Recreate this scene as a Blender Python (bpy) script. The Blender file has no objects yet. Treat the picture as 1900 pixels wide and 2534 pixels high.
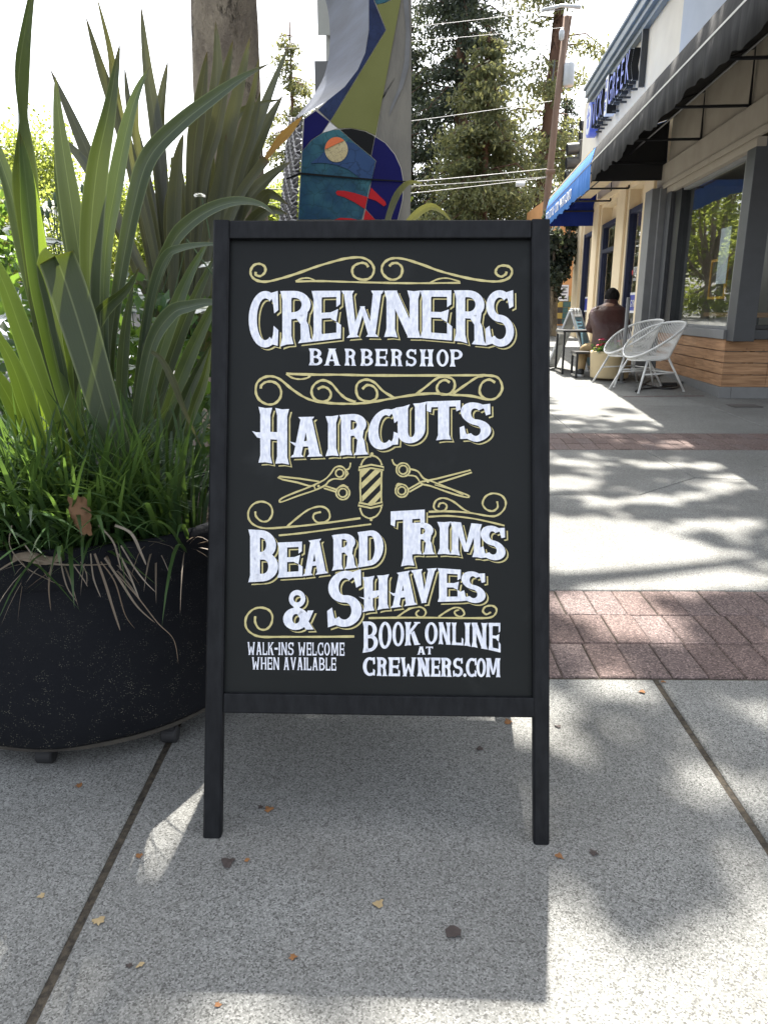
import bpy, math, random
import numpy as np
from mathutils import Vector, Matrix
R = math.radians
rnd = random.Random(7)
nr = np.random.default_rng(7)
scene = bpy.context.scene
COL = scene.collection

# ------------------------------------------------------------------ camera
CAM_H, F_PX, PITCH, YAW = 1.2, 1830.0, R(15.34), R(0.659)
cam = bpy.data.cameras.new('camera')
cam.sensor_fit = 'VERTICAL'; cam.sensor_height = 36; cam.lens = 36 * F_PX / 2534
cam.clip_start = 0.05; cam.clip_end = 2000
cam_o = bpy.data.objects.new('camera', cam); COL.objects.link(cam_o)
cam_o.location = (0, 0, CAM_H); cam_o.rotation_euler = (R(90) - PITCH, 0, YAW)
scene.camera = cam_o
# ------------------------------------------------------------------ light
SUN_EL, SUN_AZ = R(59.3), R(6.1)            # sun ahead of the camera, a little to the right
SUN_D = Vector((math.sin(SUN_AZ) * math.cos(SUN_EL), math.cos(SUN_AZ) * math.cos(SUN_EL), math.sin(SUN_EL)))
w = bpy.data.worlds.new('World'); scene.world = w; w.use_nodes = True
nt = w.node_tree
sky = nt.nodes.new('ShaderNodeTexSky'); sky.sky_type = 'NISHITA'; sky.sun_disc = False
sky.sun_elevation = SUN_EL; sky.sun_rotation = SUN_AZ
sky.air_density = 1.0; sky.dust_density = 4.0; sky.ozone_density = 0.6
bg = nt.nodes['Background']; bg.inputs['Strength'].default_value = 0.135
hs = nt.nodes.new('ShaderNodeHueSaturation'); hs.inputs['Saturation'].default_value = .36   # thin bright haze over the whole sky
nt.links.new(sky.outputs[0], hs.inputs['Color']); nt.links.new(hs.outputs[0], bg.inputs['Color'])
sl = bpy.data.lights.new('sun', 'SUN'); sl.energy = 5.0; sl.angle = R(0.6); sl.color = (1, 0.95, 0.87)
so = bpy.data.objects.new('sun', sl); COL.objects.link(so)
so.rotation_euler = SUN_D.to_track_quat('Z', 'Y').to_euler(); so.location = (3, 20, 30)
vs = scene.view_settings
vs.view_transform = 'Standard'; vs.look = 'None'; vs.gamma = 1; vs.exposure = 1.95
scene.cycles.max_bounces = 8; scene.cycles.transparent_max_bounces = 12

# ------------------------------------------------------------------ geometry of the site
SL = 0.02924                                   # the pavement climbs gently away from the camera
def G(x, y, h=0.0): return Vector((x, y, SL * y + h))
cp, sp, cyw, syw = math.cos(PITCH), math.sin(PITCH), math.cos(YAW), math.sin(YAW)
FW = Vector((-syw * cp, cyw * cp, -sp)); RT = Vector((cyw, syw, 0)); UP = RT.cross(FW); EYE = Vector((0, 0, CAM_H))
def ray(x, y): return FW + RT * ((x - 950) / F_PX) - UP * ((y - 1267) / F_PX)   # survey sight lines of the photograph
def gnd(x, y, h=0.0):
    d = ray(x, y); n = Vector((0, -SL, 1)); return EYE + d * ((h - n.dot(EYE)) / n.dot(d))
def atY(x, y, Y):
    d = ray(x, y); return EYE + d * (Y / d.y)
def lerp(a, b, t): return a + (b - a) * t
def interp(pts, x):
    if x <= pts[0][0]: return pts[0][1]
    for (x0, y0), (x1, y1) in zip(pts, pts[1:]):
        if x <= x1: return lerp(y0, y1, (x - x0) / (x1 - x0))
    return pts[-1][1]
def spline(pts, n=6, closed=False):
    P = [Vector(p) for p in pts]; out = []; m = len(P)
    for i in range(m if closed else m - 1):
        if closed: a, b, c, d = P[(i - 1) % m], P[i], P[(i + 1) % m], P[(i + 2) % m]
        else: a, b, c, d = P[max(i - 1, 0)], P[i], P[i + 1], P[min(i + 2, m - 1)]
        for k in range(n):
            t = k / n
            out.append(0.5 * ((2 * b) + (c - a) * t + (2 * a - 5 * b + 4 * c - d) * t * t + (3 * b - a - 3 * c + d) * t ** 3))
    if not closed: out.append(P[-1].copy())
    return out

# ------------------------------------------------------------------ object helpers
def tag(o, label=None, cat=None, group=None, kind=None):
    if label: o['label'] = label
    if cat: o['category'] = cat
    if group: o['group'] = group
    if kind: o['kind'] = kind
    return o
def thing(name, loc, label, cat, group=None, rz=0.0):
    o = bpy.data.objects.new(name, None); COL.objects.link(o); o.empty_display_size = 0.2
    o.location = loc; o.rotation_euler = (0, 0, rz)
    return tag(o, label, cat, group)
def wloc(o):
    v = Vector((0, 0, 0))
    while o is not None: v += o.location; o = o.parent
    return v
def link_mesh(name, me, mats, parent=None, smooth=False):
    o = bpy.data.objects.new(name, me); COL.objects.link(o)
    for m in (mats if isinstance(mats, (list, tuple)) else [mats]): me.materials.append(m)
    if parent is not None: o.parent = parent
    if smooth: me.polygons.foreach_set('use_smooth', [True] * len(me.polygons))
    return o
class MB:
    def __init__(s): s.v = []; s.f = []; s.m = []; s.uv = []
    def face(s, idx, m=0, uv=None): s.f.append(tuple(idx)); s.m.append(m); s.uv.append(uv)
    def poly(s, pts, m=0):
        b = len(s.v); s.v += [Vector(p) for p in pts]; s.face(range(b, b + len(pts)), m)
    def hexa(s, p, m=0):                         # 8 points: bottom ring, top ring
        b = len(s.v); s.v += [Vector(q) for q in p]
        for q in ((3, 2, 1, 0), (4, 5, 6, 7), (0, 1, 5, 4), (1, 2, 6, 5), (2, 3, 7, 6), (3, 0, 4, 7)): s.face([b + i for i in q], m)
    def box(s, a, b_, m=0, fr=None):
        (x0, y0, z0), (x1, y1, z1) = a, b_
        p = [(x0, y0, z0), (x1, y0, z0), (x1, y1, z0), (x0, y1, z0), (x0, y0, z1), (x1, y0, z1), (x1, y1, z1), (x0, y1, z1)]
        s.hexa([fr(Vector(q)) for q in p] if fr else p, m)
    def bevbox(s, a, b_, c=0.005, m=0, fr=None):   # chamfered box
        import bmesh
        bm = bmesh.new(); bmesh.ops.create_cube(bm, size=1)
        ce = [(i + j) / 2 for i, j in zip(a, b_)]; sz = [abs(j - i) for i, j in zip(a, b_)]
        for v in bm.verts: v.co = Vector((ce[0] + v.co.x * sz[0], ce[1] + v.co.y * sz[1], ce[2] + v.co.z * sz[2]))
        bmesh.ops.bevel(bm, geom=bm.edges[:], offset=min(c, min(sz) * .45), segments=2, affect='EDGES', profile=.6)
        b = len(s.v); bm.verts.index_update()
        s.v += [fr(v.co.copy()) if fr else v.co.copy() for v in bm.verts]
        for f in bm.faces: s.face([b + v.index for v in f.verts], m)
        bm.free()
    def prism(s, pts, d, m=0, ms=None):            # pts planar loop, d extrusion vector
        b = len(s.v); n = len(pts); d = Vector(d)
        s.v += [Vector(p) for p in pts] + [Vector(p) + d for p in pts]
        s.face(range(b, b + n), m); s.face([b + n + i for i in reversed(range(n))], m)
        for i in range(n):
            j = (i + 1) % n; s.face((b + j, b + i, b + n + i, b + n + j), m if ms is None else ms)
    def tube(s, pts, r, n=8, m=0, cap=True):
        P = [Vector(p) for p in pts]; k = len(P); rr = r if isinstance(r, (list, tuple)) else [r] * k
        b = len(s.v); ref = None
        for i in range(k):
            t = (P[min(i + 1, k - 1)] - P[max(i - 1, 0)])
            if t.length < 1e-9: t = Vector((0, 0, 1))
            t.normalize()
            if ref is None: ref = Vector((0, 0, 1)) if abs(t.z) < .9 else Vector((1, 0, 0))
            u = (ref - t * ref.dot(t)); u.normalize(); v = t.cross(u); ref = u
            for j in range(n):
                a = 2 * math.pi * j / n; s.v.append(P[i] + (u * math.cos(a) + v * math.sin(a)) * rr[i])
        for i in range(k - 1):
            for j in range(n):
                q = (j + 1) % n; s.face((b + i * n + j, b + i * n + q, b + (i + 1) * n + q, b + (i + 1) * n + j), m)
        if cap: s.face([b + j for j in reversed(range(n))], m); s.face([b + (k - 1) * n + j for j in range(n)], m)
    def lathe(s, prof, c, n=32, m=0, fr=None, cap=True, wob=None):
        b = len(s.v); c = Vector(c)
        for (r, z) in prof:
            for j in range(n):
                a = 2 * math.pi * j / n; k = wob(a, z) if wob else 1
                p = Vector((r * k * math.cos(a), r * k * math.sin(a), z)); s.v.append(fr(p) if fr else p + c)
        for i in range(len(prof) - 1):
            for j in range(n):
                q = (j + 1) % n; s.face((b + i * n + j, b + i * n + q, b + (i + 1) * n + q, b + (i + 1) * n + j), m)
        if cap:
            s.face([b + j for j in reversed(range(n))], m); s.face([b + (len(prof) - 1) * n + j for j in range(n)], m)
    def ball(s, c, r, n=10, m=0, sq=(1, 1, 1)):
        c = Vector(c); prof = [(max(math.sin(math.pi * i / n), .02) * r, -math.cos(math.pi * i / n) * r) for i in range(n + 1)]
        s.lathe(prof, c, n + 4, m, fr=lambda p: c + Vector((p.x * sq[0], p.y * sq[1], p.z * sq[2])))
    def strap(s, pts, wid, side, fold=0.25, m=0):   # a V-folded strap leaf with UVs; side = list of side vectors
        b = len(s.v); k = len(pts)
        for i in range(k):
            t = (pts[min(i + 1, k - 1)] - pts[max(i - 1, 0)]).normalized()
            sd = side[i] - t * side[i].dot(t); sd.normalize(); nn = t.cross(sd)
            for a in (-1, -.5, 0, .5, 1): s.v.append(pts[i] + sd * (wid[i] * a) + nn * (wid[i] * fold * abs(a)))
        for i in range(k - 1):
            v0, v1 = i / (k - 1), (i + 1) / (k - 1)
            for j in range(4):
                u0, u1 = j / 4, (j + 1) / 4
                s.face((b + i * 5 + j, b + i * 5 + j + 1, b + (i + 1) * 5 + j + 1, b + (i + 1) * 5 + j), m,
                       ((u0, v0), (u1, v0), (u1, v1), (u0, v1)))
    def build(s, name, mats, parent=None, smooth=False, local=False):
        off = Vector((0, 0, 0)) if (local or parent is None) else wloc(parent)
        me = bpy.data.meshes.new(name); me.from_pydata([tuple(p - off) for p in s.v], [], s.f)
        if any(s.m): me.polygons.foreach_set('material_index', s.m)
        if any(u is not None for u in s.uv):
            L = me.uv_layers.new(name='UVMap'); k = 0
            for f, u in zip(s.f, s.uv):
                for i in range(len(f)):
                    L.data[k].uv = u[i] if u is not None else (.5, .5); k += 1
        me.update()
        return link_mesh(name, me, mats, parent, smooth)
def quad_cloud(name, C, size, mats, parent, aspect=1.6, up_bias=0.0, droop=None, bend=True):
    """many small pointed leaf blades at centres C"""
    C = np.asarray(C, float); n = len(C); off = np.array(wloc(parent)) if parent is not None else 0
    size = np.broadcast_to(np.asarray(size, float), (n,))[:, None]
    a = nr.normal(size=(n, 3))
    if droop is not None: a = a * .45 + droop
    a /= np.linalg.norm(a, axis=1)[:, None]
    b = nr.normal(size=(n, 3)); b[:, 2] *= (1 - up_bias); b -= a * (a * b).sum(1)[:, None]; b /= np.linalg.norm(b, axis=1)[:, None]
    nn = np.cross(a, b)
    L = a * size * aspect * .5; W = b * size * .5; q = nn * size * .16
    V = np.stack([C - L, C - L * .1 + W + q, C + L, C - L * .1 - W + q], 1).reshape(-1, 3) - off
    me = bpy.data.meshes.new(name)
    me.vertices.add(4 * n); me.vertices.foreach_set('co', V.ravel())
    me.loops.add(6 * n); me.polygons.add(2 * n)
    idx = np.arange(n)[:, None] * 4
    me.loops.foreach_set('vertex_index', np.concatenate([idx + 0, idx + 1, idx + 2, idx + 0, idx + 2, idx + 3], 1).ravel().astype(np.int32))
    me.polygons.foreach_set('loop_start', np.arange(2 * n, dtype=np.int32) * 3)
    me.update(calc_edges=True)
    return link_mesh(name, me, mats, parent)

# ------------------------------------------------------------------ materials
class NT:
    def __init__(s, name):
        s.mat = bpy.data.materials.new(name); s.mat.use_nodes = True; s.t = s.mat.node_tree
        s.b = s.t.nodes['Principled BSDF']; s.out = s.t.nodes['Material Output']
        s.co = s.t.nodes.new('ShaderNodeTexCoord')
    def n(s, typ, **k):
        o = s.t.nodes.new(typ)
        for a, v in k.items():
            if hasattr(o, a) and a not in o.inputs: setattr(o, a, v)
            else: o.inputs[a].default_value = v
        return o
    def l(s, a, b): s.t.links.new(a, b)
    def map(s, scale=(1, 1, 1), src='Object', rot=(0, 0, 0)):
        m = s.n('ShaderNodeMapping'); m.inputs['Scale'].default_value = scale; m.inputs['Rotation'].default_value = rot
        s.l(s.co.outputs[src], m.inputs['Vector']); return m.outputs[0]
    def noise(s, scale, detail=3, vec=None, rough=.55):
        o = s.n('ShaderNodeTexNoise'); o.inputs['Scale'].default_value = scale; o.inputs['Detail'].default_value = detail
        o.inputs['Roughness'].default_value = rough
        s.l(vec if vec is not None else s.co.outputs['Object'], o.inputs['Vector']); return o.outputs['Fac']
    def voro(s, scale, feature='F1', vec=None, out='Distance'):
        o = s.n('ShaderNodeTexVoronoi'); o.feature = feature; o.inputs['Scale'].default_value = scale
        s.l(vec if vec is not None else s.co.outputs['Object'], o.inputs['Vector']); return o.outputs[out]
    def ramp(s, fac, stops, interp='LINEAR'):
        r = s.n('ShaderNodeValToRGB'); cr = r.color_ramp; cr.interpolation = interp
        while len(cr.elements) < len(stops): cr.elements.new(.5)
        for e, (p, c) in zip(cr.elements, stops):
            e.position = p; e.color = (c, c, c, 1) if not isinstance(c, (tuple, list)) else (*c, 1)
        s.l(fac, r.inputs['Fac']); return r.outputs['Color']
    def mix(s, fac, a, b, mode='MIX'):
        m = s.n('ShaderNodeMix'); m.data_type = 'RGBA'; m.blend_type = mode
        for sock, v in ((m.inputs[0], fac), (m.inputs[6], a), (m.inputs[7], b)):
            if isinstance(v, (int, float)): sock.default_value = v
            elif isinstance(v, (tuple, list)): sock.default_value = (*v, 1)
            else: s.l(v, sock)
        return m.outputs[2]
    def bump(s, h, strength=.3, dist=.01):
        b = s.n('ShaderNodeBump'); b.inputs['Strength'].default_value = strength; b.inputs['Distance'].default_value = dist
        s.l(h, b.inputs['Height']); s.l(b.outputs[0], s.b.inputs['Normal']); return b
    def fin(s, col=None, rough=.6, metal=0, spec=.5):
        if col is not None:
            if isinstance(col, (tuple, list)): s.b.inputs['Base Color'].default_value = (*col, 1)
            else: s.l(col, s.b.inputs['Base Color'])
        if isinstance(rough, (int, float)): s.b.inputs['Roughness'].default_value = rough
        else: s.l(rough, s.b.inputs['Roughness'])
        s.b.inputs['Metallic'].default_value = metal; s.b.inputs['Specular IOR Level'].default_value = spec
        return s.mat
def pm(name, a, b=None, scale=6, rough=.6, metal=0, spec=.5, bump=0, bscale=60, bd=.004, st=(1, 1, 1)):
    N = NT(name); b = b or tuple(c * .75 for c in a); v = N.map(st)
    f = N.ramp(N.noise(scale, 5, v), [(.3, 0.), (.7, 1.)])
    c = N.mix(f, a, b)
    if bump: N.bump(N.noise(bscale, 4, v), bump, bd)
    return N.fin(c, rough, metal, spec)
def leafm(name, cols, tcol, trans=.45, rough=.45, stripes=False, edge=None, spec=.4, nscale=1.5):
    N = NT(name); g = N.n('ShaderNodeNewGeometry')
    if stripes:
        uv = N.n('ShaderNodeUVMap'); sep = N.n('ShaderNodeSeparateXYZ'); N.l(uv.outputs[0], sep.inputs[0])
        mp = N.n('ShaderNodeMapping'); mp.inputs['Scale'].default_value = (55, 1.2, 1); N.l(uv.outputs[0], mp.inputs['Vector'])
        ln = N.noise(1, 3, mp.outputs[0]); rn = N.ramp(N.noise(nscale, 2), [(.35, 0.), (.65, 1.)])
        c = N.mix(rn, cols[0], cols[1]); c = N.mix(N.ramp(ln, [(.35, .45), (.7, 0.)]), c, cols[2]); c = N.mix(1.0, c, N.ramp(g.outputs['Random Per Island'], [(0, .6), (.5, .95), (1, 1.45)]), 'MULTIPLY')
        mid = N.n('ShaderNodeMath', operation='SUBTRACT'); N.l(sep.outputs[0], mid.inputs[0]); mid.inputs[1].default_value = .5
        ab = N.n('ShaderNodeMath', operation='ABSOLUTE'); N.l(mid.outputs[0], ab.inputs[0])
        c = N.mix(N.ramp(ab.outputs[0], [(.0, .75), (.035, 0.)]), c, edge or cols[1])
        c = N.mix(N.ramp(ab.outputs[0], [(.43, 0.), (.49, .8)]), c, edge or cols[1])
        c = N.mix(N.ramp(sep.outputs[1], [(.9, 0.), (1., .8)]), c, (.10, .05, .02))
        N.bump(ln, .25, .002)
    else:
        c = N.ramp(g.outputs['Random Per Island'], [(i / max(len(cols) - 1, 1), k) for i, k in enumerate(cols)])
        c = N.mix(N.ramp(N.noise(nscale, 2), [(.4, 0.), (.6, .5)]), c, cols[0])
    N.fin(c, rough, 0, spec)
    tr = N.n('ShaderNodeBsdfTranslucent')
    tc = N.mix(1.0, c, tcol, 'MULTIPLY') if stripes else N.mix(.5, c, tcol)
    if stripes: tc = N.mix(.5, tc, tcol)
    N.l(tc, tr.inputs['Color'])
    mx = N.n('ShaderNodeMixShader'); mx.inputs[0].default_value = trans
    N.l(N.b.outputs[0], mx.inputs[1]); N.l(tr.outputs[0], mx.inputs[2]); N.l(mx.outputs[0], N.out.inputs['Surface'])
    return N.mat
M = {}
def m_concrete(name, base, scale):
    N = NT(name); v = N.map((1, 1, 1))
    cell = N.n('ShaderNodeTexVoronoi'); cell.inputs['Scale'].default_value = scale; N.l(v, cell.inputs['Vector'])
    sep = N.n('ShaderNodeSeparateColor'); N.l(cell.outputs['Color'], sep.inputs[0])
    k = base
    c = N.ramp(sep.outputs[0], [(0, k * .12), (.13, k * .35), (.25, k * .85), (.6, k * 1.08), (.9, k * 1.8)])
    fine = N.ramp(N.noise(scale * 1.7, 2, v), [(.36, .72), (.62, 1.12)])
    c = N.mix(1.0, c, fine, 'MULTIPLY')
    c = N.mix(.3, c, (k, k * .99, k * .96)); c = N.mix(1.0, c, (.985, 1.0, .965), 'MULTIPLY')
    big = N.ramp(N.noise(1.6, 6, v), [(.3, .8), (.7, 1.1)]); c = N.mix(1.0, c, big, 'MULTIPLY')
    st = N.ramp(N.noise(5, 4, v), [(.62, 0.), (.75, .35)]); c = N.mix(st, c, (k * .5, k * .46, k * .4))
    gum = N.ramp(N.voro(2.3, vec=v), [(.0, .55), (.028, .45), (.042, 0.)]); c = N.mix(gum, c, (k * .3, k * .29, k * .27))
    crv = N.ramp(N.noise(.9, 6, v, .65), [(.40, .0), (.5, .22), (.62, 0.)]); c = N.mix(crv, c, (k * .55, k * .52, k * .46))
    N.bump(N.noise(scale * 1.3, 3, v), .35, .0015)
    return N.fin(c, .85, 0, .25)
M['concrete'] = m_concrete('concrete_aggregate', .195, 320)
def m_brick():
    N = NT('paver_brick'); g = N.n('ShaderNodeNewGeometry')
    c = N.ramp(g.outputs['Random Per Island'], [(0, (.118, .086, .079)), (.5, (.148, .108, .098)), (1, (.132, .104, .10))])
    cell = N.voro(210, out='Color'); sep = N.n('ShaderNodeSeparateColor'); N.l(cell, sep.inputs[0])
    c = N.mix(1.0, c, N.ramp(sep.outputs[0], [(0, .35), (.2, .8), (.75, 1.1), (1, 1.9)]), 'MULTIPLY')
    N.bump(N.noise(180, 3), .4, .0015); return N.fin(c, .85, 0, .25)
M['brick'] = m_brick()
M['dirt'] = pm('joint_dirt', (.085, .07, .05), (.02, .017, .013), 70, .95, bump=.6, bscale=200)
M['soil'] = pm('mulch_soil', (.07, .05, .035), (.03, .022, .016), 30, .95, bump=1, bscale=60, bd=.02)
M['asphalt'] = pm('asphalt', (.06, .06, .062), (.045, .045, .047), 30, .9, bump=.5, bscale=200)
M['kerb'] = pm('kerb_concrete', (.38, .37, .35), (.28, .27, .26), 20, .9, bump=.3, bscale=120)
M['felt'] = None
def m_felt():
    N = NT('black_planter_fabric')
    f = N.voro(190, vec=N.map((1, 1, 1.3))); s1 = N.ramp(f, [(.08, 1.), (.24, 0.)])
    low = N.n('ShaderNodeSeparateXYZ'); N.l(N.co.outputs['Object'], low.inputs[0])
    dust = N.ramp(low.outputs[2], [(.05, .9), (.45, .2)])
    pick = N.ramp(N.noise(32, 2), [(.48, 0.), (.62, 1.)])
    fac = N.mix(1.0, N.mix(1.0, s1, dust, 'MULTIPLY'), pick, 'MULTIPLY')
    c = N.mix(fac, N.mix(N.noise(4, 4), (.006, .007, .010), (.014, .015, .018)), (.42, .40, .30))
    N.bump(N.noise(220, 3), .5, .002); return N.fin(c, .92, 0, .15)
M['felt'] = m_felt()
def m_blackwood():
    N = NT('black_stained_wood'); v = N.map((55, 55, 3)); f = N.noise(1, 5, v)
    c = N.mix(N.ramp(f, [(.35, 0.), (.7, 1.)]), (.004, .0045, .006), (.011, .012, .014)); N.bump(f, .35, .0015)
    return N.fin(c, .5, 0, .2)
M['bwood'] = m_blackwood()
def m_board():
    N = NT('chalkboard'); f = N.noise(3, 5)
    c = N.mix(N.ramp(f, [(.35, 0.), (.7, 1.)]), (.0062, .0074, .0072), (.009, .0105, .0102)); c = N.mix(N.ramp(N.noise(7, 5), [(.60, 0.), (.78, .35)]), c, (.035, .038, .038))
    N.bump(N.noise(300, 2), .06, .0005); return N.fin(c, .45, 0, .2)
M['board'] = m_board()
def m_white():
    N = NT('white_sign_paint'); f = N.noise(1, 4, N.map((160, 160, 45), rot=(0, .35, 0)))
    c = N.mix(N.ramp(f, [(.38, 0.), (.66, 1.)]), (.82, .83, .88), (.62, .64, .72)); return N.fin(c, .5, 0, .4)
M['wpaint'] = m_white()
M['gold'] = pm('gold_sign_paint', (.60, .53, .25), (.47, .40, .17), 70, .5, bump=.05, bscale=200, spec=.4)
def m_bark(name, a, b, c_, sc):
    N = NT(name); v = N.map((sc, sc, sc * .55))
    f = N.noise(1.1, 5, v); g = N.noise(.35, 3, v)
    wn = N.n('ShaderNodeTexNoise'); wn.inputs['Scale'].default_value = .9; wn.inputs['Detail'].default_value = 5; N.l(v, wn.inputs['Vector']); ed = N.voro(.75, 'DISTANCE_TO_EDGE', N.mix(.62, v, wn.outputs['Color'], 'ADD'))
    va = N.map((sc * 1.5, sc * 1.5, sc * .6)); n1 = N.noise(1.0, 7, va, .62); ctr = N.ramp(n1, [(.455, 1.), (.487, .0), (.513, .0), (.545, 1.)]); msk = N.ramp(N.noise(.55, 3, v), [(.36, 1.), (.48, 0.)])
    cr = N.mix(1.0, N.mix(msk, ctr, 1.0) if False else N.mix(msk, (1, 1, 1), ctr), N.ramp(N.noise(3.5, 5, v, .7), [(.25, .55), (.6, 1.)]), 'MULTIPLY')
    c = N.mix(N.ramp(f, [(.35, 0.), (.62, 1.)]), a, b); c = N.mix(N.ramp(g, [(.45, 0.), (.6, .8)]), c, c_)
    crk = N.ramp(cr, [(.05, .9), (.62, 0.)]); c = N.mix(crk, c, tuple(k * .22 for k in a))
    N.bump(cr, .9, .03); return N.fin(c, .9, 0, .2)
M['bark'] = m_bark('plane_bark', (.235, .195, .145), (.165, .135, .105), (.32, .27, .20), 13)
M['rbark'] = m_bark('redwood_bark', (.14, .075, .05), (.09, .05, .035), (.16, .10, .07), 2)
M['twood'] = pm('weathered_timber', (.215, .145, .105), (.145, .092, .068), 3, .9, bump=.6, bscale=12, bd=.02, st=(3, 3, .3))
M['flax'] = leafm('flax_green', [(.030, .048, .027), (.046, .068, .034), (.020, .033, .020)], (.45, .60, .07), .10, .34, True, (.17, .20, .10), .5, 3)
M['flaxlit'] = leafm('flax_sunlit_leaf', [(.045, .075, .026), (.066, .10, .033), (.030, .050, .021)], (.58, .80, .06), .38, .36, True, (.22, .28, .10), .45, 3)  # lighter, more translucent copy of flax_green; sunlight put into the leaf colour
M['flaxb'] = leafm('flax_bronze', [(.060, .070, .042), (.085, .086, .055), (.036, .040, .030)], (.40, .40, .10), .2, .38, True, (.13, .14, .07), .45, 3)
M['flaxdry'] = leafm('flax_dry', [(.35, .24, .07), (.30, .16, .05), (.20, .09, .03)], (.8, .5, .1), .35, .6, True, (.4, .3, .1))
M['grass'] = leafm('grass_blade', [(.016, .040, .015), (.027, .060, .023), (.045, .085, .033)], (.28, .46, .07), .34, .32, nscale=8)
M['straw'] = leafm('dry_grass', [(.17, .135, .10), (.28, .245, .20), (.13, .085, .05), (.36, .32, .27)], (.4, .3, .2), .25, .7, nscale=8)
M['rose_leaf'] = leafm('rose_leaf', [(.018, .05, .016), (.03, .08, .025), (.05, .11, .03)], (.35, .55, .06), .4, .4)
M['canopy'] = leafm('plane_leaf', [(.035, .075, .016), (.05, .10, .02), (.07, .12, .03)], (.40, .55, .06), .4, .45)
M['lime'] = leafm('lime_tree_leaf', [(.07, .11, .02), (.11, .15, .035), (.05, .08, .02), (.15, .19, .05)], (.70, .78, .14), .5, .5, nscale=.4)
M['redwood_d'] = leafm('redwood_dark_leaf', [(.018, .030, .021), (.030, .044, .028), (.045, .056, .036)], (.18, .21, .09), .24, .6, nscale=.35)
M['redwood_l'] = leafm('redwood_light_leaf', [(.05, .068, .032), (.10, .115, .052), (.155, .16, .075)], (.48, .47, .16), .34, .6, nscale=.35)
M['petal'] = leafm('white_petal', [(.85, .85, .80), (.80, .82, .76)], (.9, .9, .82), .35, .5)
M['pink'] = leafm('pink_petal', [(.65, .05, .14), (.5, .03, .10)], (.9, .1, .2), .3, .5)
M['stem'] = pm('green_stem', (.05, .09, .03), None, 10, .6)
# ------------------------------------------------------------------ ground
b = MB(); b.poly([G(-300, -60, -.16), G(300, -60, -.16), G(300, 500, -.16), G(-300, 500, -.16)])
tag(b.build('ground', M['asphalt']), kind='structure')
b = MB(); b.poly([G(-3.0, -8, -.0065), G(14, -8, -.0065), G(14, 60, -.0065), G(-3.0, 60, -.0065)])
tag(b.build('joint_bed', M['dirt']), kind='structure')
def inset(pts, d):
    n = len(pts); A = sum(pts[i][0] * pts[(i + 1) % n][1] - pts[(i + 1) % n][0] * pts[i][1] for i in range(n)); sg = 1 if A > 0 else -1; out = []
    for i in range(n):
        p, q, r_ = Vector(pts[i - 1]), Vector(pts[i]), Vector(pts[(i + 1) % n])
        e0 = (q - p).normalized(); e1 = (r_ - q).normalized(); n0 = Vector((-e0.y, e0.x)) * sg; n1 = Vector((-e1.y, e1.x)) * sg
        mv = n0 + n1; mv *= d / max(mv.dot(n0), .3); out.append(q + mv)
    return out
sl_b = MB()
def slab(pts, gap=.005, top=0.0):
    n = len(pts); A = sum(pts[i][0] * pts[(i + 1) % n][1] - pts[(i + 1) % n][0] * pts[i][1] for i in range(n))
    if A < 0: pts = list(reversed(pts))
    lo = inset(pts, gap); hi = inset(pts, gap + .004); k = len(sl_b.v)
    sl_b.v += [G(p.x, p.y, -.03) for p in lo] + [G(p.x, p.y, top - .004) for p in lo] + [G(p.x, p.y, top) for p in hi]
    sl_b.face([k + 2 * n + i for i in range(n)])
    for i in range(n):
        j = (i + 1) % n
        sl_b.face((k + i, k + j, k + n + j, k + n + i)); sl_b.face((k + n + i, k + n + j, k + 2 * n + j, k + 2 * n + i))
XS = [-2.6, -2.066, -.613, .84, 2.293, 3.75, 5.2, 6.7, 9, 14]
for x0, x1 in zip(XS, XS[1:]):
    for y0, y1 in ((-6, -2.4), (-2.4, -.55), (-.55, 2.15)): slab([(x0, y0), (x1, y0), (x1, y1), (x0, y1)], .0095)
ja, jb, jc = (1.475, 4.316), (1.973, 4.74), tuple(gnd(1593, 1113)[:2])
slab([(-2.6, 2.861), (14, 2.861), (14, 4.2), (3.2, 4.55), jb, ja, (-2.6, 4.316)], .003)
slab([(-2.6, 4.316), ja, jb, jc, (-2.6, 5.6)], .003); slab([jb, (3.2, 4.55), (14, 4.2), (14, 5.6), jc], .003)
YS = [6.262, 7.75, 9.3, 10.8, 12.3, 14, 16, 18, 21, 24, 28, 33, 40, 60]
jx = tuple(gnd(1462, 1028)[:2])
for i, (y0, y1) in enumerate(zip(YS, YS[1:])):
    for x0, x1 in zip([-2.6, -.3, 1.55, 3.3, 5.2, 8, 14], [-.3, 1.55, 3.3, 5.2, 8, 14]):
        slab([(x0, y0), (x1, y0), (x1, y1), (x0, y1)], .003)
tag(sl_b.build('sidewalk', M['concrete']), kind='structure')
sl_b = MB()
for yb, rows, rh in ((2.153, 3, .2353), (5.603, 3, .218)):
    for r_ in range(rows):
        for k in range(-20, 64):
            x0 = .607 + (k - .5) * .117 + .01 * (r_ % 2) + rnd.uniform(-.002, .002)
            if x0 > -2.6 and x0 < 5: slab([(x0, yb + r_ * rh), (x0 + .117, yb + r_ * rh), (x0 + .117, yb + (r_ + 1) * rh), (x0, yb + (r_ + 1) * rh)], .0017, rnd.uniform(-.0015, .0015))
for k in range(8): slab([(2.6 + k * .117, 8.40 + k * .008), (2.717 + k * .117, 8.408 + k * .008), (2.717 + k * .117, 8.462 + k * .008), (2.6 + k * .117, 8.455 + k * .008)], .003, .0035)
tag(sl_b.build('brick_paving', M['brick']), kind='structure')
b = MB(); k = 0
for y in range(-8, 60, 2): b.bevbox((-2.82, y + .004, -.2), (-2.6, y + 1.996, .004), .02, fr=lambda p: G(p.x, p.y, p.z))
tag(b.build('kerb', M['kerb']), kind='structure')
b = MB()
n = 24
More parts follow.
